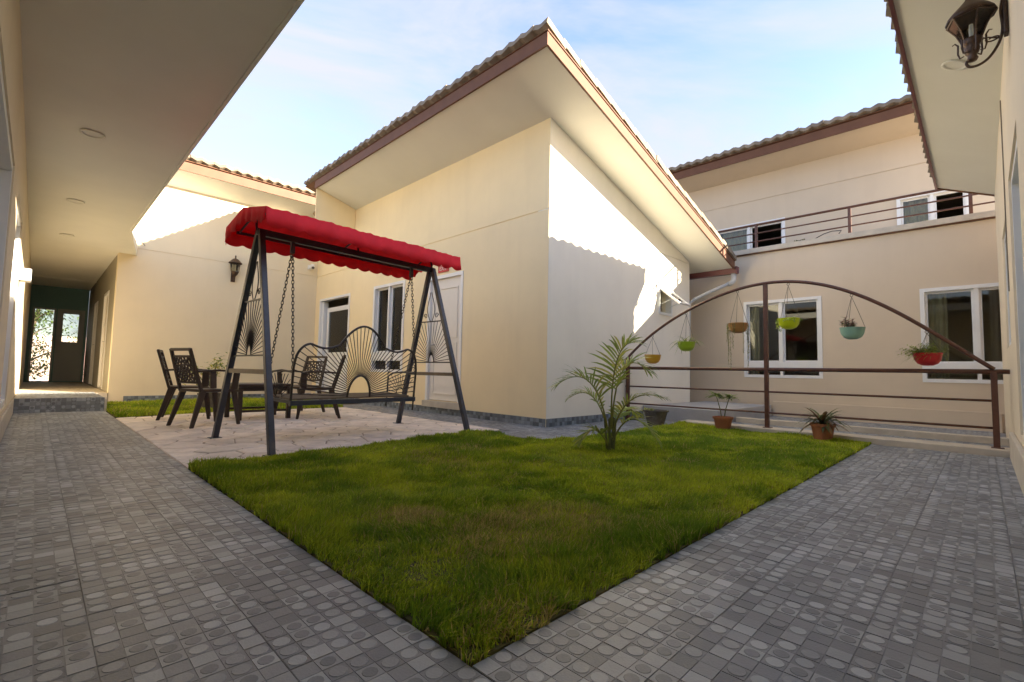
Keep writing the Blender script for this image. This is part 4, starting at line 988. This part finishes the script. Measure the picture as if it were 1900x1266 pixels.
# ---- young palm
PP = Vector((3.74, 2.425, 0)); pm = thing('young_palm', 'young feathery palm growing in the lawn near the house corner', 'palm', tuple(PP)); rh = Vector((RIGHT.x, RIGHT.y, 0)).normalized(); fh = Vector((fwd.x, fwd.y, 0)).normalized()
st = MB()
for i in range(9):
    a = r.uniform(0,6.28); b_ = PP+Vector((.03*math.cos(a), .03*math.sin(a), 0)); st.tube([b_, b_+Vector((.015*math.cos(a), .015*math.sin(a), .14)), b_+Vector((.03*math.cos(a), .03*math.sin(a), .30))], [.013,.010,.006], 6)
st.build('stem', M_stem, pm)
def frond(base, ctrl, tip, n, L_, seed):
    rr = random.Random(seed); mb = MB(); B_ = lambda t: base*(1-t)**2+ctrl*2*t*(1-t)+tip*t*t; pts_ = [B_(t) for t in np.linspace(0,1,16)]
    mb.tube(pts_, [.0075*(1-t)+.0018 for t in np.linspace(0,1,16)], 5, c=(.17,.17,.045))
    for i in range(n):
        t = .26+.74*i/(n-1); p = B_(t); tg = (B_(min(1, t+.02))-B_(t-.02)).normalized(); sd = tg.cross(Vector((0,0,1)))
        if sd.length < .1: sd = rh.copy()
        sd.normalize(); un = sd.cross(tg).normalized()
        for s in (-1, 1):
            ln = L_*(math.sin(math.pi*(.18+.72*t))**.7)*rr.uniform(.85,1.12); d_ = tg*(.55+.5*t)+sd*s*.8+un*rr.uniform(.25,.55)
            leaf(mb, p, d_, ln, .020, rr.uniform(.35,.9), jit((.17,.215,.045) if rr.random() < .7 else (.26,.25,.06), rr, .3), 4, up=un)
    mb.build('frond', M_leaf, pm)
def off(rx, z, dp): return PP+rh*rx+fh*dp+Vector((0,0,z))
FR = [((-.03,.20,0),(-.16,.86,-.05),(-.50,.60,-.10)),((.01,.22,.02),(.06,1.02,.06),(.38,.74,.14)),((0,.20,-.02),(-.04,1.02,-.10),(.16,.98,-.22)),((-.02,.16,.01),(-.12,.66,.10),(-.36,.47,.16)),
      ((.02,.18,0),(.10,.62,-.12),(.44,.50,-.16)),((.02,.10,-.01),(.14,.50,-.14),(.36,.13,-.24)),((-.02,.05,-.01),(-.16,.32,-.08),(-.30,.10,-.12)),((.02,.12,.03),(.12,.52,.18),(.34,.30,.36))]
for i, (a, b_, c) in enumerate(FR): frond(off(*a), off(*b_), off(*c), 22, .28 if i in (0,1,2) else .19, i)
# ---- croton shrub behind the table
t = thing('potted_shrub', 'yellow-green leafy shrub in a grey pot on the grass behind the chairs', 'shrub', (2.05,8.95,0)); cyl_pot((2.05,8.95,0), .13, .17, .26, M_bucket, t)
st = MB(); g = MB()
for i in range(11):
    a = r.uniform(0,6.28); R_ = r.uniform(.05,.36); tip = Vector((2.05+R_*math.cos(a), 8.95+R_*math.sin(a), r.uniform(.5,.95))); st.tube([(2.05,8.95,.2), Vector((2.05,8.95,.42))+Vector((math.cos(a), math.sin(a), 0))*R_*.4, tip], [.010,.007,.003], 5)
    for k in range(34):
        q = tip+Vector((r.gauss(0,.06), r.gauss(0,.06), r.gauss(-.03,.07))); b2 = r.uniform(0,6.28); leaf(g, q, (math.cos(b2), math.sin(b2), r.uniform(-.2,1)), r.uniform(.05,.10), .030, .8, jit((.30,.28,.04) if r.random() < .5 else (.13,.17,.04), r), 3)
st.build('stems', M_stem, t); g.build('leaves', M_leaf, t)

# ================================================================== LAMPS AND FITTINGS
BL = thing('wall_lantern', 'big bronze lantern on a scrolled bracket under the sloping soffit', 'wall lamp', (4.30,-0.19,2.82))
cx, cy, cz = 4.30, -0.017, 2.84
g = MB(); g.lathe([(.001,.0),(.022,.005),(.030,.02),(.022,.04),(.034,.06),(.042,.085),(.036,.10),(.046,.115),(.055,.15),(.050,.155)], (cx,cy,cz), 16, cap=False); g.build('base', M_bronze, BL, smooth=True)
nS = 6; rb, rt, z0, z1 = .050, .122, cz+.15, cz+.30
def rp(R_, k, z): a = k*6.2832/nS+.3; return Vector((cx+R_*math.cos(a), cy+R_*math.sin(a), z))
g = MB()
for k in range(nS): g.tube([rp(rb,k,z0), rp((rb+rt)/2-.008,k,(z0+z1)/2), rp(rt,k,z1)], .0055, 5)
g.tube([rp(rt,k,z1) for k in range(nS)], .008, 5, closed=True); g.tube([rp(rb,k,z0) for k in range(nS)], .006, 5, closed=True); g.build('cage', M_bronze, BL)
for k in range(nS):
    g = MB(); g.add([rp(rb,k,z0), rp(rb,k+1,z0), rp((rb+rt)/2-.008,k+1,(z0+z1)/2), rp((rb+rt)/2-.008,k,(z0+z1)/2), rp(rt,k+1,z1), rp(rt,k,z1)], [(0,1,2,3),(3,2,4,5)]); g.build('pane', M_lampglass, BL)
g = MB(); g.lathe([(.128,.30),(.13,.31),(.10,.35),(.055,.40),(.03,.43),(.02,.45),(.001,.47)], (cx,cy,cz), 12, cap=False); g.build('cap', M_bronze, BL, smooth=True)
g = MB(); g.lathe([(.012,.16),(.014,.22),(.010,.26)], (cx,cy,cz), 10); g.build('bulb', M_white, BL)
for k in range(nS):                                   # curled leaf ornaments round the cup
    g = MB(); a = k*6.2832/nS+.3; u = Vector((math.cos(a), math.sin(a), 0)); c = Vector((cx,cy,cz)); g.tube([c+u*.04+Vector((0,0,.06)), c+u*.062+Vector((0,0,.055)), c+u*.072+Vector((0,0,.09)), c+u*.070+Vector((0,0,.15)), c+u*.085+Vector((0,0,.172)), c+u*.10+Vector((0,0,.165))], [.004,.005,.006,.006,.005,.003], 5); g.build('ornament', M_bronze, BL)
g = MB(); pts_ = [(cx,cy+.01,cz+.03),(cx,cy+.03,cz+.0),(cx,cy+.015,cz-.03),(cx,cy-.03,cz-.035),(cx,cy-.08,cz-.005),(cx,cy-.125,cz+.07),(cx,cy-.145,cz+.16),(cx,cy-.14,cz+.28),(cx,cy-.15,cz+.36)]
cv_ = [Vector(p) for p in pts_]; sm = []
for i in range(len(cv_)-1):
    p0, p1, p2, p3 = cv_[max(i-1,0)], cv_[i], cv_[i+1], cv_[min(i+2,len(cv_)-1)]
    for k in range(6): tt = k/6; sm.append(.5*((2*p1)+(p2-p0)*tt+(2*p0-5*p1+4*p2-p3)*tt*tt+(3*p1-p0-3*p2+p3)*tt**3))
sm.append(cv_[-1]); g.tube(sm, .0085, 7)
g.tube([Vector((cx, cy-.10+(.018+.0011*k)*math.cos(k*.42)*1.0-.0, cz+.115+(.004+.0011*k)*math.sin(k*.42))) for k in range(18)]+[Vector((cx,cy-.135,cz+.10))], .005, 5); g.build('bracket', M_bronze, BL, smooth=True)
g = MB(); g.obox((cx, -.177, cz+.22), (.035,0,0), (0,.0115,0), (0,0,.11)); g.build('wall_plate', M_bronze, BL, bevel=.006)

WL = thing('wall_lantern', 'small brown carriage lantern on the cream wall beside the passage', 'wall lamp', (2.89, YB, 2.6))
cx, cy, cz = 2.89, YB-.13, 2.58
g = MB(); g.lathe([(.001,.0),(.015,.01),(.02,.04),(.05,.075),(.075,.13),(.07,.135)], (cx,cy,cz), 10, cap=False); g.build('base', M_bronze, WL)
g = MB()
def rq(R_, k, z): a = k*6.2832/6; return Vector((cx+R_*math.cos(a), cy+R_*math.sin(a), cz+z))
for k in range(6): g.tube([rq(.072,k,.13), rq(.095,k,.32)], .006, 4)
g.build('cage', M_bronze, WL)
for k in range(6): p = MB(); p.add([rq(.07,k,.13), rq(.07,k+1,.13), rq(.093,k+1,.32), rq(.093,k,.32)], [(0,1,2,3)]); p.build('pane', M_lampglass, WL)
g = MB(); g.lathe([(.13,.315),(.13,.325),(.09,.37),(.05,.41),(.02,.42),(.012,.45),(.018,.465),(.001,.50)], (cx,cy,cz), 12, cap=False); g.build('cap', M_bronze, WL)
g = MB(); g.tube([(cx,cy,cz+.01),(cx,cy+.02,cz-.05),(cx,cy+.09,cz-.03),(cx,cy+.125,cz+.06)], .010, 6); g.obox((cx, YB-.011, cz+.05), (.04,0,0), (0,.0105,0), (0,0,.12)); g.build('bracket', M_bronze, WL)

CC = thing('security_camera', 'small white and black security camera high in the wall corner', 'camera', (4.50, YB, 3.12))
g = MB(); g.box(4.46, YB-.03, 3.06, 4.55, YB-.002, 3.16); g.tube([(4.50,YB-.03,3.11),(4.50,YB-.09,3.10)], .014, 6); g.build('mount', M_white, CC)
g = MB(); g.obox((4.50,YB-.14,3.10), (.035,0,0), (0,.085,-.03), (0,.012,.034)); g.build('body', M_white, CC, bevel=.008); g = MB(); g.tube([(4.50,YB-.218,3.072),(4.50,YB-.24,3.064)], .03, 10); g.build('lens', M_dark, CC)
# ---- small things on the balcony edge
tw = MB(); tw.tube([(9.70,2.05,3.20),(9.70,1.92,3.26),(9.70,1.80,3.285),(9.70,1.66,3.27),(9.70,1.70,3.22)], .008, 5); tag(tw.build('bent_wire', M_iron), 'bent dark wire lying on the pale balcony edge', 'wire')
g = MB(); t = thing('balcony_plant', 'tiny dark plant tuft on the balcony edge beside the bent wire', 'plant', (9.70,2.30,3.19))
for i in range(40): a = r.uniform(0,6.28); leaf(g, (9.70+r.uniform(-.02,.02), 2.30+r.uniform(-.08,.08), 3.19), (math.cos(a), math.sin(a), r.uniform(.3,1.5)), r.uniform(.03,.09), .014, .6, jit((.08,.09,.04), r), 2)
g.build('leaves', M_leaf, t)
# ================================================================== SEEN THROUGH THE PASSAGE DOORS
tag(MB().box(-6, 26.0, -.06, 8, 26.2, 1.75).build('boundary_wall', M_boundary), 'pinkish boundary wall beyond the glazed passage doors', 'wall')
tr = thing('garden_tree', 'leafy garden tree outside the glazed passage doors', 'tree', (-.2,21.6,0)); g = MB(); g.tube([(-.25,21.6,-.06),(-.22,21.6,1.0),(-.1,21.7,2.0),(.1,21.6,3.0)], [.10,.08,.06,.03], 8)
for i in range(9): a = i*2.4; z = 0.7+i*.26; g.tube([(-.2,21.6,z), (-.2+.45*math.cos(a), 21.6+.45*math.sin(a), z+.3), (-.2+.9*math.cos(a), 21.6+.9*math.sin(a), z+.45)], [.035,.022,.008], 5)
g.build('trunk', M_bark, tr); g = MB()
for i in range(70):
    c = Vector((-.2+r.gauss(0,.55), 21.6+r.gauss(0,.5), r.uniform(.3,3.2)))
    for k in range(60): b2 = r.uniform(0,6.28); leaf(g, c+Vector((r.gauss(0,.2), r.gauss(0,.2), r.gauss(0,.17))), (math.cos(b2), math.sin(b2), r.uniform(-.6,.6)), r.uniform(.08,.15), .05, .8, jit((.07,.10,.03), r, .4), 2)
g.build('crown', M_leaf, tr)
